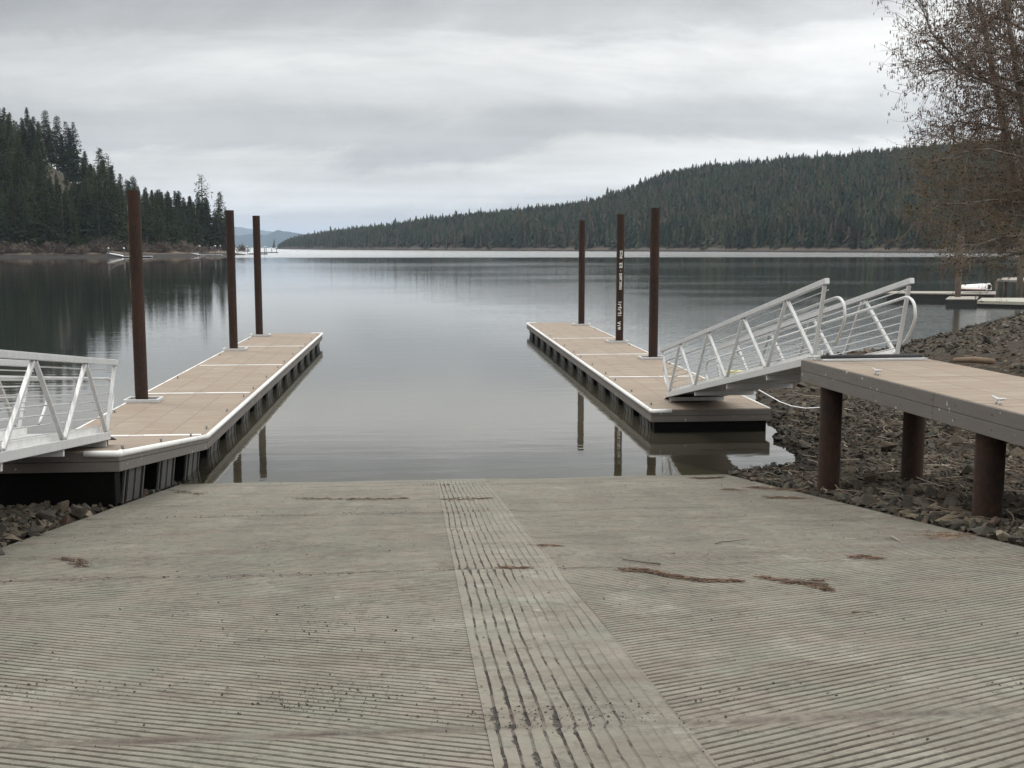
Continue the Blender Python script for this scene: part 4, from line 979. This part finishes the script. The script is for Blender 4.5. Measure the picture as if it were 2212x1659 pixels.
# ------------------------------------------------------------------ conifers
def conifer(seed, H=1.0, R=.15, base=.12, nb=230, leaf=.045, sparse=0.0, round_=.75, nleaf=5):
    """returns quads of needle sprays on drooping limbs, unit height"""
    r = np.random.default_rng(seed); V, Fc = [], []
    lop = r.uniform(-.03, .03, 2)
    for i in range(nb):
        t = base + (1 - base) * (r.random() ** .85) * .985; tt = (t - base) / (1 - base)
        a = r.uniform(0, 2 * pi); rad = R * (1 - tt) ** round_ * (.35 + 1.0 * vnoise(tt * 11, a * 1.2, seed)) + .006
        if tt < .12: rad *= .6 + 3 * tt
        dr = r.uniform(-.28, .12) + .25 * tt
        for k in range(nleaf):
            f_ = (k + r.uniform(.3, 1)) / nleaf
            if r.random() < sparse: continue
            c = np.array([cos(a) * rad * f_, sin(a) * rad * f_, t + dr * rad * f_]) + r.normal(0, .006, 3)
            c[:2] += lop * t
            s = leaf * r.uniform(.45, 1.1) * (1 - .72 * tt)
            d1 = np.array([cos(a + r.normal(0, .5)), sin(a + r.normal(0, .5)), r.normal(-.1, .3)]); d2 = np.cross(d1, r.normal(size=3)); d2 /= np.linalg.norm(d2) + 1e-6
            b_ = len(V); V += [c - d1 * s * .6, c + d2 * s * .38, c + d1 * s * .75, c - d2 * s * .38]; Fc.append((b_, b_ + 1, b_ + 2, b_ + 3))
    return np.array(V), np.array(Fc)
PROT = []
for i in range(8):
    sp = (.0, .1, .0, .2, .05, .45, .1, .0)[i]; Rr = (.185, .165, .21, .135, .19, .14, .17, .20)[i]
    v, f = conifer(100 + i, R=Rr, base=(.07, .14, .05, .24, .08, .28, .10, .06)[i], nb=(620, 520, 680, 330, 600, 230, 520, 640)[i], leaf=.042, sparse=sp, round_=(.85, .65, 1.05, .6, .75, .5, .7, .9)[i])
    H_ = 27.0
    me = np_mesh('crown', v * H_, f, M_conif, False, {'tone': np.full(len(v), i * .13)})
    tb = MB().tube([(0, 0, -.8), (0, 0, H_ * .4), (0, 0, H_ * .96)], [.42, .27, .05], 7)
    mt = bpy.data.meshes.new('trunk'); mt.from_pydata(tb.v, [], tb.f); mt.materials.append(M_bark)
    PROT.append((me, mt))
def tree(x, y, z, h, k, label, group, rz_=None, name='conifer'):
    e = empty(name, (x, y, z), label, 'tree', group); e.rotation_euler = (0, 0, rnd.uniform(0, 6.28) if rz_ is None else rz_); s = h / 27.0; w_ = s * rnd.uniform(1.05, 1.42); e.scale = (w_, w_, s)
    link('crown', PROT[k][0], e); link('trunk', PROT[k][1], e); return e
cnt = 0
tops = skyline([(-100, 200), (3, 214), (22, 231), (38, 242), (55, 250), (73, 231), (92, 250), (108, 237), (122, 256), (132, 249), (148, 268), (157, 261), (170, 264), (185, 300), (200, 333), (227, 319), (243, 330), (254, 365), (266, 362), (292, 375), (343, 384), (381, 387), (397, 385), (410, 392), (425, 400), (440, 376), (459, 422), (475, 414), (489, 451), (500, 470)])
def pix(x, y, z):
    c = _R.T @ (np.array([x, y, z]) - np.array([0, 0, CAM_H])); return 1106 + F * c[0] / -c[2], 829.5 - F * c[1] / -c[2]
# named ridge pines first (column, distance inland, height)
def left_ground_at(u, din):
    """walk along the view column u to the point din metres inland of the left shore"""
    d = ray(u, 534); d = d / d[1]; Ys = np.arange(300, 760, 1.0); Xs = d[0] * Ys; dd = ldist(Xs, Ys)
    i = np.argmax(dd >= din) if (dd >= din).any() else int(np.argmax(dd)); return Xs[i], Ys[i], float(left_h(Xs[i:i + 1], Ys[i:i + 1])[0])
for u_, k, lb in ((3, 2, 'tall dense pine cut by the left frame edge on the ridge top'), (22, 0, 'tall pine second from the left frame edge on the ridge'), (38, 4, 'shorter pine just right of the two leftmost ridge pines'), (73, 7, 'broad dense pine alone on the ridge above the bare slope'), (108, 1, 'narrow tall pine on the bare ridge right of the broad one'), (132, 1, 'slim pine on the bare ridge between two neighbours'), (157, 3, 'thin open-crowned pine with bare trunk near the ridge end'), (170, 6, 'last full pine at the right end of the bare ridge')):
    x, y, z = left_ground_at(u_, 112); top = tops(u_); zt_ = Q(u_, top, y)[2]; tree(x, y, z, zt_ - z, k, lb, 'tall pines along the left ridge top', name='ridge_pine'); cnt += 1
for u_, din, k, lb in ((227, 90, 1, 'slender pine standing above its neighbours on the falling ridge'), (243, 85, 5, 'ragged open pine just right of the slender one'), (440, 40, 5, 'sparse half-bare pine rising above the trees near the headland tip'), (475, 25, 1, 'pointed young conifer near the headland tip'), (489, 22, 7, 'last conifer at the right tip of the left headland')):
    x, y, z = left_ground_at(u_, din); zt_ = Q(u_, tops(u_), y)[2]; tree(x, y, z, zt_ - z, k, lb, 'conifers on the left headland', name='headland_conifer'); cnt += 1
def extra_ridge():
    c = 0
    for u_ in (-18, -4, 12, 30, 47, 62, 84, 98, 120, 145, 164):
        x, y, z = left_ground_at(u_, rnd.uniform(108, 122)); zt_ = Q(u_, tops(u_) + rnd.uniform(4, 26), y)[2]
        tree(x, y, z, zt_ - z, rnd.choice((0, 1, 4, 6)), ORD[c] + ' from the left among the background pines filling the gaps on the ridge top', 'background pines on the left ridge top', name='ridge_pine'); c += 1
    return c
ORD = ('first second third fourth fifth sixth seventh eighth ninth tenth eleventh twelfth thirteenth fourteenth fifteenth sixteenth seventeenth eighteenth nineteenth twentieth').split()
ORD += ['twenty-' + o_ for o_ in ORD[:9]] + ['thirtieth'] + ['thirty-' + o_ for o_ in ORD[:9]] + ['fortieth'] + ['forty-' + o_ for o_ in ORD[:9]]
cnt += extra_ridge()
LGRP = 'dark conifers covering the left headland'
for row, (din, step, lo_, hi_) in enumerate(((20, 21, .60, .95), (34, 18, .72, 1.0), (52, 17, .8, 1.0), (72, 17, .86, 1.02), (96, 20, .9, 1.0))):
    ri = 0; u_ = -70 + rnd.uniform(0, step)
    while u_ < 486:
        if din > 78 and 60 < u_ < 178: u_ += step; continue
        if din > 40 and u_ > 455: break
        x, y, z = left_ground_at(u_, din + rnd.uniform(-6, 6)); zt_ = Q(u_, tops(u_), y)[2]; hmax = zt_ - z
        h = min(hmax * rnd.uniform(.82, .99), 31) * rnd.uniform(lo_, 1.0)
        if u_ < 190: h = min(h, rnd.uniform(20, 29))
        if 105 < u_ < 180: h = min(h, max(8, Q(u_, 394, y)[2] - z) * rnd.uniform(.9, 1.0))
        if h > 6:
            where = 'left of the nearest rusty pile' if u_ < 270 else ('behind the nearest rusty pile' if u_ < 312 else 'between the near and middle rusty piles')
            tree(x, y, z, h, rnd.choice((0, 2, 4, 6, 7, 1, 0, 2)), 'dark conifer, ' + ORD[ri] + ' from the left in the ' + ('front', 'second', 'third', 'fourth', 'topmost')[row] + ' row on the left headland', LGRP, name='headland_conifer'); cnt += 1; ri += 1
        u_ += step * rnd.uniform(.75, 1.25)
# nearest row across the lake, individually
NR = max(0, 296 - cnt); uu = np.sort(rng.uniform(1000, 2215, NR)); 
for i, u_ in enumerate(uu):
    t_ = rnd.uniform(.035, .11); x, y, z = (float(a[0]) for a in right_pt(u_, t_)); h = rnd.uniform(13, 25)
    tree(x, y, z - .5, h, rnd.choice((0, 2, 4, 6, 7)), 'conifer in the lowest row of the wooded hill across the lake', 'lowest row of conifers across the lake', name='far_conifer')
x, y, z = (float(a[0]) for a in right_pt(600, .02)); tree(x - 8, y, .5, 20, 6, 'lone small pine at the water just left of the wooded point', None, name='lone_pine')
# the wooded hill as one mass
LOW = []
for i in range(6):
    r = np.random.default_rng(300 + i); V, Fc = [], []; nt_ = 9; Rr = r.uniform(.13, .19)
    for k in range(nt_):
        t0 = .06 + .94 * k / nt_; rr = Rr * (1 - t0) ** .8 + .008
        for j in range(6):
            a = r.uniform(0, 2 * pi); b_ = len(V); w_ = r.uniform(.35, .6); top = min(1, t0 + .19)
            V += [(0, 0, top), (cos(a - w_) * rr * r.uniform(.7, 1.1), sin(a - w_) * rr * r.uniform(.7, 1.1), t0 - r.uniform(-.01, .03)), (cos(a + w_) * rr * r.uniform(.7, 1.15), sin(a + w_) * rr * r.uniform(.7, 1.15), t0 - r.uniform(-.01, .03))]
            Fc.append((b_, b_ + 1, b_ + 2))
    LOW.append((np.array(V), np.array(Fc)))
n = 14500; u_ = np.concatenate([rng.uniform(600, 2330, n - 900), rng.uniform(604, 1200, 900)]); t_ = .035 + .965 * rng.random(n) ** .95
t_[:2300] = rng.uniform(.93, 1.03, 2300)
X, Y, Z = right_pt(u_, t_); hh = (rng.uniform(9, 17, n) + 6 * np.exp(-t_ / .1)) * np.interp(u_, [600, 900], [.8, 1]) * (1 - .25 * (t_ > .9)); hh[rng.random(n) < .04] *= 1.35
hh = np.where(u_ < 700, np.minimum(hh, 8 + (u_ - 598) * .2), hh)
k = rng.integers(0, 6, n); tone = rng.random(n) * .75; bl = fbm(X * .012, Y * .012, 3, 61); tone = np.clip(tone * .8 + (bl - .5) * .9 + .08, 0, .999); yel = rng.random(n) < .07; tone[yel] = rng.uniform(.85, .99, yel.sum())
Vs, Fs, T = [], [], []; base = 0
for i, (pv_, pf) in enumerate(LOW):
    m_ = np.where(k == i)[0]; a = rng.uniform(0, 2 * pi, len(m_)); ca, sa = np.cos(a)[:, None], np.sin(a)[:, None]; wd = rng.uniform(.7, 1.7, len(m_))[:, None]
    vx = (pv_[None, :, 0] * ca - pv_[None, :, 1] * sa) * hh[m_][:, None] * wd + X[m_][:, None]; vy = (pv_[None, :, 0] * sa + pv_[None, :, 1] * ca) * hh[m_][:, None] * wd + Y[m_][:, None]; vz = pv_[None, :, 2] * hh[m_][:, None] + Z[m_][:, None] - 1
    Vs.append(np.stack([vx, vy, vz], -1).reshape(-1, 3)); Fs.append((pf[None] + (np.arange(len(m_)) * len(pv_))[:, None, None] + base).reshape(-1, 3)); T.append(np.repeat(tone[m_], len(pv_))); base += len(m_) * len(pv_)
tag(link('hill_forest', np_mesh('hill_forest', np.concatenate(Vs), np.concatenate(Fs), M_forest, False, {'tone': np.concatenate(T)})), 'dense evergreen forest covering the hill across the lake', 'forest', kind='stuff')

# bare reddish shrubs along the left shore, brush along the far one
def shrub_mesh(seed, n=420):
    r = np.random.default_rng(seed); V, Fc = [], []
    for i in range(n):
        a = r.uniform(0, 2 * pi); el_ = r.uniform(.25, 1.5); L_ = r.uniform(.5, 1.0)
        d = np.array([cos(a) * cos(el_), sin(a) * cos(el_), sin(el_) * .95]); c = d * L_ * r.uniform(.45, .95); e = d + r.normal(0, .5, 3); e /= np.linalg.norm(e); s = r.uniform(.06, .16); p_ = np.cross(e, r.normal(size=3)); p_ /= np.linalg.norm(p_); b_ = len(V)
        V += [c - e * s, c + p_ * s * .2, c + e * s, c - p_ * s * .2]; Fc.append((b_, b_ + 1, b_ + 2, b_ + 3))
    return np.array(V), np.array(Fc)
SH = [shrub_mesh(500 + i) for i in range(5)]
SHM = [np_mesh('shore_shrub', v * 4, f, M_brush, False, {'tone': np.full(len(v), .2 * i)}) for i, (v, f) in enumerate(SH)]
def shrub(u_, din, s, label, group='bare shrubs along the left shore', k=None):
    x, y, z = left_ground_at(u_, din); o = link('shore_shrub', SHM[rnd.randrange(5) if k is None else k]); o.location = (x, y, z - .2); o.rotation_euler = (0, 0, rnd.uniform(0, 6)); o.scale = (s * 1.15, s * 1.15, s); tag(o, label, 'shrub', group)
for i in range(46):
    u_ = -20 + i * 11.2 + rnd.uniform(-5, 5); shrub(u_, rnd.uniform(9, 17), rnd.uniform(.8, 1.6), 'pinkish leafless shrub, ' + ORD[i] + ' from the left frame edge behind the left beach')
shrub(228, 14, 2.0, 'largest rounded pinkish leafless shrub on the left shore', None, 1); shrub(208, 13, 1.6, 'second largest leafless shrub beside the biggest one', None, 2); shrub(402, 12, 1.7, 'reddish rounded bare shrub left of the light poles', None, 3)
o = link('shore_shrub', SHM[0]); c = P(513, 549); o.location = (c[0] + 1, c[1] + 12, .5); o.scale = (1.7, 1.7, 1.6); tag(o, 'rounded brown bush alone on the headland tip', 'shrub')
n = 1500; u_ = rng.uniform(640, 2300, n); t_ = rng.uniform(.02, .075, n); X, Y, Z = right_pt(u_, t_)
v, f, t = scatter([(a * np.array([1, 1, .7]), b_) for a, b_ in [shrub_mesh(600 + i, 40) for i in range(4)]], np.stack([X, Y, Z], -1), rng.uniform(.8, 2.2, n), .1)
v2 = v.reshape(-1, 4, 3); v = v
tag(link('shoreline_brush', np_mesh('shoreline_brush', v, f, M_brush, False, {'tone': t})), 'low brown brush along the far waterline', 'brush', kind='stuff')

# ------------------------------------------------------------------ docks across the water
def far_dock(a, b_, w, top_m, label, z=.45, gang=None, name='distant_dock', grp='low docks along the left shore'):
    a = Vector((*P(*a)[:2], 0)); b2 = Vector((*P(*b_)[:2], 0)); d = (b2 - a).normalized(); D_ = empty(name, tuple(a), label, 'dock', grp)
    m = MB(); m.bar(a + Vector((0, 0, z)), b2 + Vector((0, 0, z)), w, .14); m.build('deck', top_m, D_)
    m = MB(); m.bar(a + Vector((0, 0, z - .27)) + d * .2, b2 + Vector((0, 0, z - .27)) - d * .2, w * .85, .4); m.build('float_tub', M_float, D_)
    if gang is not None:
        g = Vector(gang); m = MB(); m.bar(a + Vector((0, 0, z + .2)), g, 1.3, .22); m.build('ramp_deck', M_cap, D_)
        for s in (-.6, .6):
            m = MB(); m.bar(a + Vector((s * .3, s, z + 1.1)), g + Vector((s * .3, s, .95)), .07, .07); m.build('hand_rail', M_alu, D_)
    return D_
def shore_pt(u_, v_, y): c = Q(u_, v_, y); return (c[0], c[1], c[2])
far_dock((206, 553), (332, 555), 2.2, M_cap, 'white edged low dock with a sloping white ramp on the left shore', gang=shore_pt(228 - 28, 548.0, 452)) if False else None
far_dock((266, 556), (328, 556), 2.2, M_cap, 'white edged dock with sloping white gangway left of the nearest pile', gang=shore_pt(234, 546.5, 449))
far_dock((497, 553.5), (0 + 562, 553.0), 2.0, M_cap, 'white edged low dock running right from behind the middle pile') if False else None
far_dock((431, 553), (479, 553), 2.2, M_cap, 'white edged dock with sloping gangway between the near and middle piles', gang=shore_pt(402, 545.5, 520))
far_dock((180, 549), (232, 547.5), 1.8, M_darkpole, 'dark flat dock at the beach left of the white gangway')
far_dock((537, 549.5), (578, 549.5), 2.0, M_darkpole, 'thin dark dock off the headland tip', gang=shore_pt(516, 544.0, 640))
far_dock((563, 546.2), (601, 546.2), 2.2, M_darkpole, 'farthest dark dock with four poles right of the headland tip')
def lamp(u_, vb, vt, label, cap=True):
    a = P(u_, vb); top = Q(u_, vt, a[1])[2]; o = empty('dock_pole', (a[0], a[1], 0), label, 'pole', 'white capped poles at the distant docks')
    MB().tube([(a[0], a[1], -2), (a[0], a[1], top)], .17, 8).build('post', M_darkpole, o, True)
    if cap: MB().tube([(a[0], a[1], top), (a[0], a[1], top + .25), (a[0], a[1], top + .45)], [.34, .30, .06], 8).build('cap', M_cap, o, True)
for u_, vb, vt, lb in ((235, 556, 537, 'leftmost white capped pole at the distant left dock'), (268.5, 556, 537, 'white capped pole just left of the near rusty pile'), (432, 553, 532, 'white capped pole left of the pair beside the middle pile'), (465.5, 553, 532, 'thick white capped pole close to the middle rusty pile'), (476.5, 551, 532, 'thin white capped pole nearest the middle rusty pile'), (535, 549.5, 533, 'lone pole between the middle and far rusty piles'), (571.5, 549.5, 533.5, 'pole just right of the far rusty pile'), (575, 549, 534, 'thin pole beside the one right of the far rusty pile'), (587, 546.2, 535, 'third pole from the right on the farthest dock'), (597.5, 546.2, 536, 'rightmost pole on the farthest dock')):
    lamp(u_, vb, vt, lb)

# right hand private docks
def plank_dock(poly, z, th, label, mt, tub=True, name='private_dock'):
    c = P(*poly[0]); D_ = empty(name, (c[0], c[1], 0), label, 'dock', 'private docks off the right bank'); pts = [P(*q_) for q_ in poly]
    def prism(z0, z1, sc=1.0):
        ct = sum(pts) / len(pts); m = MB(); n_ = len(pts); pv3 = [(ct[0] + (p[0] - ct[0]) * sc, ct[1] + (p[1] - ct[1]) * sc) for p in pts]
        m.add([(x_, y_, z0) for x_, y_ in pv3] + [(x_, y_, z1) for x_, y_ in pv3], [tuple(range(n_))[::-1], tuple(range(n_, 2 * n_))] + [(i, (i + 1) % n_, n_ + (i + 1) % n_, n_ + i) for i in range(n_)]); return m
    prism(z - th, z).build('deck', mt, D_)
    if tub: prism(-.1, z - th, .97).build('float_tub', M_black, D_)
    return D_
plank_dock([(1912, 650), (2150, 653), (2150, 646.5), (1912, 646)], .60, .08, 'long dark sided floating walkway with pale top behind the right gangway', M_wood)
plank_dock([(2042, 662), (2110, 662), (2113, 655.5), (2050, 655.5)], .50, .07, 'short black sided float held by the thin pile', M_wood)
plank_dock([(2110, 662), (2330, 668), (2330, 655), (2120, 655)], .38, .20, 'pale yellow floating dock at the right frame edge', M_yel)
plank_dock([(2150, 645), (2320, 650), (2330, 638), (2165, 638)], 1.45, .14, 'raised brown platform on posts at the right frame edge', M_wood, tub=False)
pl = [o_ for o_ in bpy.data.objects if o_.name.startswith('private_dock') and 'raised' in o_.get('label', '')][0]
for q_ in ((2152, 645), (2200, 647), (2260, 648), (2170, 639), (2230, 640)):
    c = P(*q_); MB().tube([(c[0], c[1], -1), (c[0], c[1], 1.35)], .12, 8).build('post', M_bark, pl, True)
def wood_pile(u_, vb, vt, r, label):
    c = P(u_, vb); t_ = Q(u_, vt, c[1])[2]; o = MB().tube([(c[0], c[1], -2), (c[0], c[1], t_)], r, 12).build('dock_pile', M_bark, None, True, loc=(c[0], c[1], 0)); tag(o, label, 'pile', 'tall brown piles at the private docks')
wood_pile(2068, 657, 505, .20, 'tall brown pile through the short black float'); wood_pile(2201, 650, 500, .22, 'tall brown pile at the raised platform near the right frame edge')
# overturned white boat on the walkway
c0 = P(2072, 648); c1 = P(2134, 650); L_ = np.linalg.norm((c1 - c0)[:2]); dr = (c1 - c0) / np.linalg.norm(c1 - c0); sdv = np.array([-dr[1], dr[0], 0]); BO = empty('rowing_boat', (c0[0], c0[1], .8), 'white overturned boat lying on the walkway by the right frame edge', 'boat')
V, Fc = [], []; ns, nk = 14, 9
for i in range(ns):
    s = i / (ns - 1); wd = .62 * (sin(min(1, s * 1.7 + .02) * pi / 2)) ** .8; hg = .5 * (.62 + .38 * s)
    for k in range(nk):
        a = pi * k / (nk - 1); V.append(c0 + dr * L_ * s + sdv * wd * cos(a) + np.array([0, 0, .80 + hg * sin(a) ** .55]) - c0 * 0)
for i in range(ns - 1):
    for k in range(nk - 1): Fc.append((i * nk + k, i * nk + k + 1, (i + 1) * nk + k + 1, (i + 1) * nk + k))
Fc.append(tuple((ns - 1) * nk + k for k in range(nk)))
m = MB(); m.add(V, Fc); m.build('hull', M_boat, BO, True)
m = MB(); e = c0 + dr * L_ * 1.0 + np.array([0, 0, .95]); m.box(e[0] - .15, e[0] + .1, e[1] - .15, e[1] + .15, .85, 1.2); m.build('motor_bracket', M_black, BO, bevel=.02)
m = MB(); m.tube([c0 + dr * L_ * s + sdv * -.63 * (sin(min(1, s * 1.7 + .02) * pi / 2)) ** .8 + np.array([0, 0, .83]) for s in np.linspace(0, 1, 12)], .03, 6); m.build('gunwale', mat('red_brown_trim', col=(.25, .09, .06), rough=.6), BO, True)

# ------------------------------------------------------------------ bare alder at the right
AB = np.array([13.3, 20.2]); gz = float(ground_h(AB[:1], AB[1:])[0])
AL = empty('alder_tree', (AB[0], AB[1], gz), 'leafless alder full of hanging catkins leaning in from the right frame edge', 'tree')
limb_paths = []
def W_(u, v, y): return Vector(Q(u, v, y))
b0 = Vector((AB[0], AB[1], gz - .2))
trunks = [([b0, W_(2262, 560, 20.3), W_(2200, 400, 20.4), W_(2171, 283, 20.4), W_(2145, 154, 20.5), W_(2118, 20, 20.6), W_(2100, -120, 20.6)], .105, .03),
          ([b0 + Vector((.3, .3, 0)), W_(2330, 500, 20.8), W_(2290, 250, 21.0), W_(2255, 40, 21.2), W_(2230, -150, 21.4)], .09, .03),
          ([b0 + Vector((-.1, -.4, 0)), W_(2300, 600, 19.2), W_(2260, 420, 18.6), W_(2210, 250, 18.2), W_(2180, 60, 18.0), W_(2175, -80, 17.9)], .08, .025)]
for pts, r0, r1 in trunks:
    n_ = len(pts); MB().tube(pts, [r0 + (r1 - r0) * i / (n_ - 1) for i in range(n_)], 8).build('trunk', M_alder, AL, True); limb_paths.append((pts, r0, r1, .45))
limbs = [[(2240, 240, 20), (2150, 190, 19.6), (2080, 160, 19.2), (2020, 120, 19), (1965, 70, 18.9), (1945, 20, 18.8), (1942, -30, 18.8)],
         [(2260, 225, 20), (2180, 200, 19.4), (2090, 172, 19), (2030, 152, 18.8), (1985, 118, 18.6), (1960, 96, 18.5)],
         [(2250, 190, 20.5), (2160, 172, 20.6), (2060, 150, 20.8), (1990, 150, 21), (1950, 160, 21)],
         [(2250, 180, 21), (2170, 100, 21), (2100, 40, 20.8), (2040, -20, 20.8), (2010, -70, 20.8)],
         [(2260, 100, 19.5), (2190, 60, 19.2), (2120, 30, 19), (2060, 40, 18.8), (2010, 75, 18.6)],
         [(2280, 330, 20), (2180, 290, 19.8), (2100, 270, 19.6), (2030, 262, 19.4), (1985, 275, 19.3)],
         [(2270, 300, 21), (2190, 240, 21.2), (2110, 232, 21.4), (2040, 250, 21.5), (1990, 300, 21.5)],
         [(2280, 380, 19), (2190, 340, 18.8), (2110, 322, 18.6), (2040, 330, 18.4), (1980, 350, 18.4)],
         [(2290, 450, 20.5), (2200, 400, 20.8), (2120, 380, 21), (2050, 385, 21.1), (1975, 400, 21.2)],
         [(2290, 470, 19.3), (2200, 440, 19), (2120, 432, 18.7), (2050, 440, 18.4), (1990, 440, 18.3), (1940, 470, 18.2)],
         [(2300, 520, 20.2), (2212, 470, 20.2), (2130, 460, 20.2), (2060, 480, 20.2), (2000, 488, 20.2)],
         [(2300, 560, 19), (2220, 508, 18.6), (2140, 512, 18.3), (2080, 530, 18), (2040, 528, 17.9)],
         [(2310, 590, 20.8), (2240, 545, 20.8), (2180, 548, 20.8), (2120, 560, 20.8), (2070, 570, 20.8)],
         [(2290, 250, 18.5), (2230, 180, 18), (2170, 130, 17.7), (2110, 110, 17.5), (2060, 110, 17.4)],
         [(2280, 60, 21.5), (2220, -10, 21.6), (2150, -60, 21.8), (2090, -90, 22)],
         [(2300, 420, 21.8), (2230, 350, 22), (2160, 330, 22.2), (2080, 300, 22.4), (2020, 300, 22.5)],
         [(2300, 140, 19), (2250, 60, 18.6), (2200, 0, 18.4), (2140, -40, 18.2)]]
for pl_ in limbs:
    pts = [W_(a[0] + 48 * (2300 - a[0]) / 350, a[1], a[2]) for a in pl_]; n_ = len(pts); r0 = rnd.uniform(.026, .045)
    MB().tube(pts, [r0 + (.007 - r0) * i / (n_ - 1) for i in range(n_)], 6).build('limb', M_alder, AL, True); limb_paths.append((pts, r0, .007, 0.05))
TV, TF, CV, CF, LV, LF, LT, KV, KF = [], [], [], [], [], [], [], [], []
tr_ = random.Random(3)
def ribbon(pts, r0, r1):
    n_ = len(pts); b = len(TV)
    for i, p in enumerate(pts):
        r = r0 + (r1 - r0) * i / (n_ - 1); d = (pts[min(i + 1, n_ - 1)] - pts[max(i - 1, 0)]).normalized(); u = d.orthogonal().normalized(); w = d.cross(u)
        for k in range(3): TV.append(p + (u * cos(k * 2.094) + w * sin(k * 2.094)) * r)
    for i in range(n_ - 1):
        for k in range(3): TF.append((b + i * 3 + k, b + i * 3 + (k + 1) % 3, b + i * 3 + 3 + (k + 1) % 3, b + i * 3 + 3 + k))
def spindle(V_, F_, a, l, r):
    b = len(V_); x = Vector((tr_.gauss(0, .08), tr_.gauss(0, .08), -1)).normalized() * l; u = x.orthogonal().normalized() * r; w = x.normalized().cross(u)
    V_.append(a)
    for k in range(4): V_.append(a + x * .35 + (u * cos(k * pi / 2) + w * sin(k * pi / 2)))
    for k in range(4): V_.append(a + x * .8 + (u * cos(k * pi / 2) + w * sin(k * pi / 2)) * .8)
    V_.append(a + x)
    for k in range(4):
        k2 = (k + 1) % 4; F_.append((b, b + 1 + k, b + 1 + k2, b + 1 + k2)); F_.append((b + 1 + k, b + 5 + k, b + 5 + k2, b + 1 + k2)); F_.append((b + 5 + k, b + 9, b + 5 + k2, b + 5 + k2))
def twig(p, d, L_, r, lev):
    n_ = 4; pts = [p]; dd = d.copy()
    for i in range(n_):
        dd = (dd + Vector((tr_.gauss(0, .16), tr_.gauss(0, .16), tr_.gauss(0, .14) + (.04 if lev < 2 else -.06)))).normalized(); pts.append(pts[-1] + dd * L_ / n_)
    ribbon(pts, r, r * .45)
    uu_, vv = pix(*pts[-1]); low = vv > 300
    if lev < 2:
        for k in range(tr_.choice((4, 5)) if lev == 0 else tr_.choice((2, 3, 4))):
            i = tr_.randint(1, n_); q_ = pts[i]; nd = (dd + Vector((tr_.gauss(0, .65), tr_.gauss(0, .65), tr_.gauss(0, .55)))).normalized(); twig(q_, nd, L_ * tr_.uniform(.38, .6), r * .55, lev + 1)
    else:
        if tr_.random() < (.85 if not low else .3):
            for k in range(tr_.choice((1, 2, 3))): spindle(CV, CF, pts[-1] + Vector((tr_.gauss(0, .02), tr_.gauss(0, .02), 0)), tr_.uniform(.045, .085), .0055)
        if tr_.random() < .25: 
            for k in range(2): spindle(KV, KF, pts[2] + Vector((tr_.gauss(0, .02), tr_.gauss(0, .02), 0)), .026, .011)
    if low and tr_.random() < .9:
        for k in range(5 if lev == 2 else 3):
            c = pts[tr_.randint(1, n_)] + Vector((tr_.gauss(0, .04), tr_.gauss(0, .04), tr_.gauss(0, .04))); s = tr_.uniform(.009, .022); b = len(LV); a = Vector((tr_.gauss(0, 1), tr_.gauss(0, 1), tr_.gauss(0, 1))).normalized(); e = a.orthogonal().normalized()
            LV.extend([c - a * s, c + e * s * .6, c + a * s, c - e * s * .6]); LF.append((b, b + 1, b + 2, b + 3)); LT.extend([tr_.random()] * 4)
for pts, r0, r1, start in limb_paths:
    segs = [(pts[i + 1] - pts[i]).length for i in range(len(pts) - 1)]; tot = sum(segs); nb_ = int(tot * (15 if r0 < .08 else 8))
    for k in range(nb_):
        s = tot * (start + (1 - start) * (k + tr_.random()) / nb_); i = 0
        while i < len(segs) - 1 and s > segs[i]: s -= segs[i]; i += 1
        f_ = min(1, s / segs[i]); p = pts[i].lerp(pts[i + 1], f_); d = (pts[i + 1] - pts[i]).normalized(); nd = (d * .8 + Vector((tr_.gauss(-.15, .6), tr_.gauss(0, .6), tr_.gauss(.0, .6)))).normalized()
        twig(p, nd, tr_.uniform(.45, .85), .0075, 0)
def done(name, V_, F_, m_, attrs=None, tri=False):
    o_ = np.array([AL.location[:]]); me = bpy.data.meshes.new(name); me.from_pydata([tuple(v_ - AL.location) for v_ in V_], [], [tuple(dict.fromkeys(f_)) for f_ in F_]); me.materials.append(m_)
    for an, av in (attrs or {}).items():
        a = me.attributes.new(an, 'FLOAT', 'POINT'); a.data.foreach_set('value', np.asarray(av, np.float32))
    o = link(name, me, AL); tag(o, kind='stuff'); return o
done('twigs', TV, TF, M_twig); done('catkins', CV, CF, M_catkin); done('cones', KV, KF, M_cone); done('withered_leaves', LV, LF, M_bud, {'tone': LT})
print('twig faces', len(TF), 'catkin', len(CF), 'leaf', len(LF), 'left trees', cnt)

# ------------------------------------------------------------------ haze
hz_ = bpy.data.materials.new('haze_air'); hz_.use_nodes = True; nn = hz_.node_tree; nn.nodes.clear()
pvn = nn.nodes.new('ShaderNodeVolumePrincipled'); pvn.inputs['Color'].default_value = (.68, .81, 1.0, 1); pvn.inputs['Density'].default_value = 5.5e-5; pvn.inputs['Anisotropy'].default_value = 0
nn.links.new(pvn.outputs[0], nn.nodes.new('ShaderNodeOutputMaterial').inputs['Volume'])
m = MB(); m.box(-31000, 31000, -100, 41000, -8, 420); tag(m.build('haze', hz_), kind='stuff')
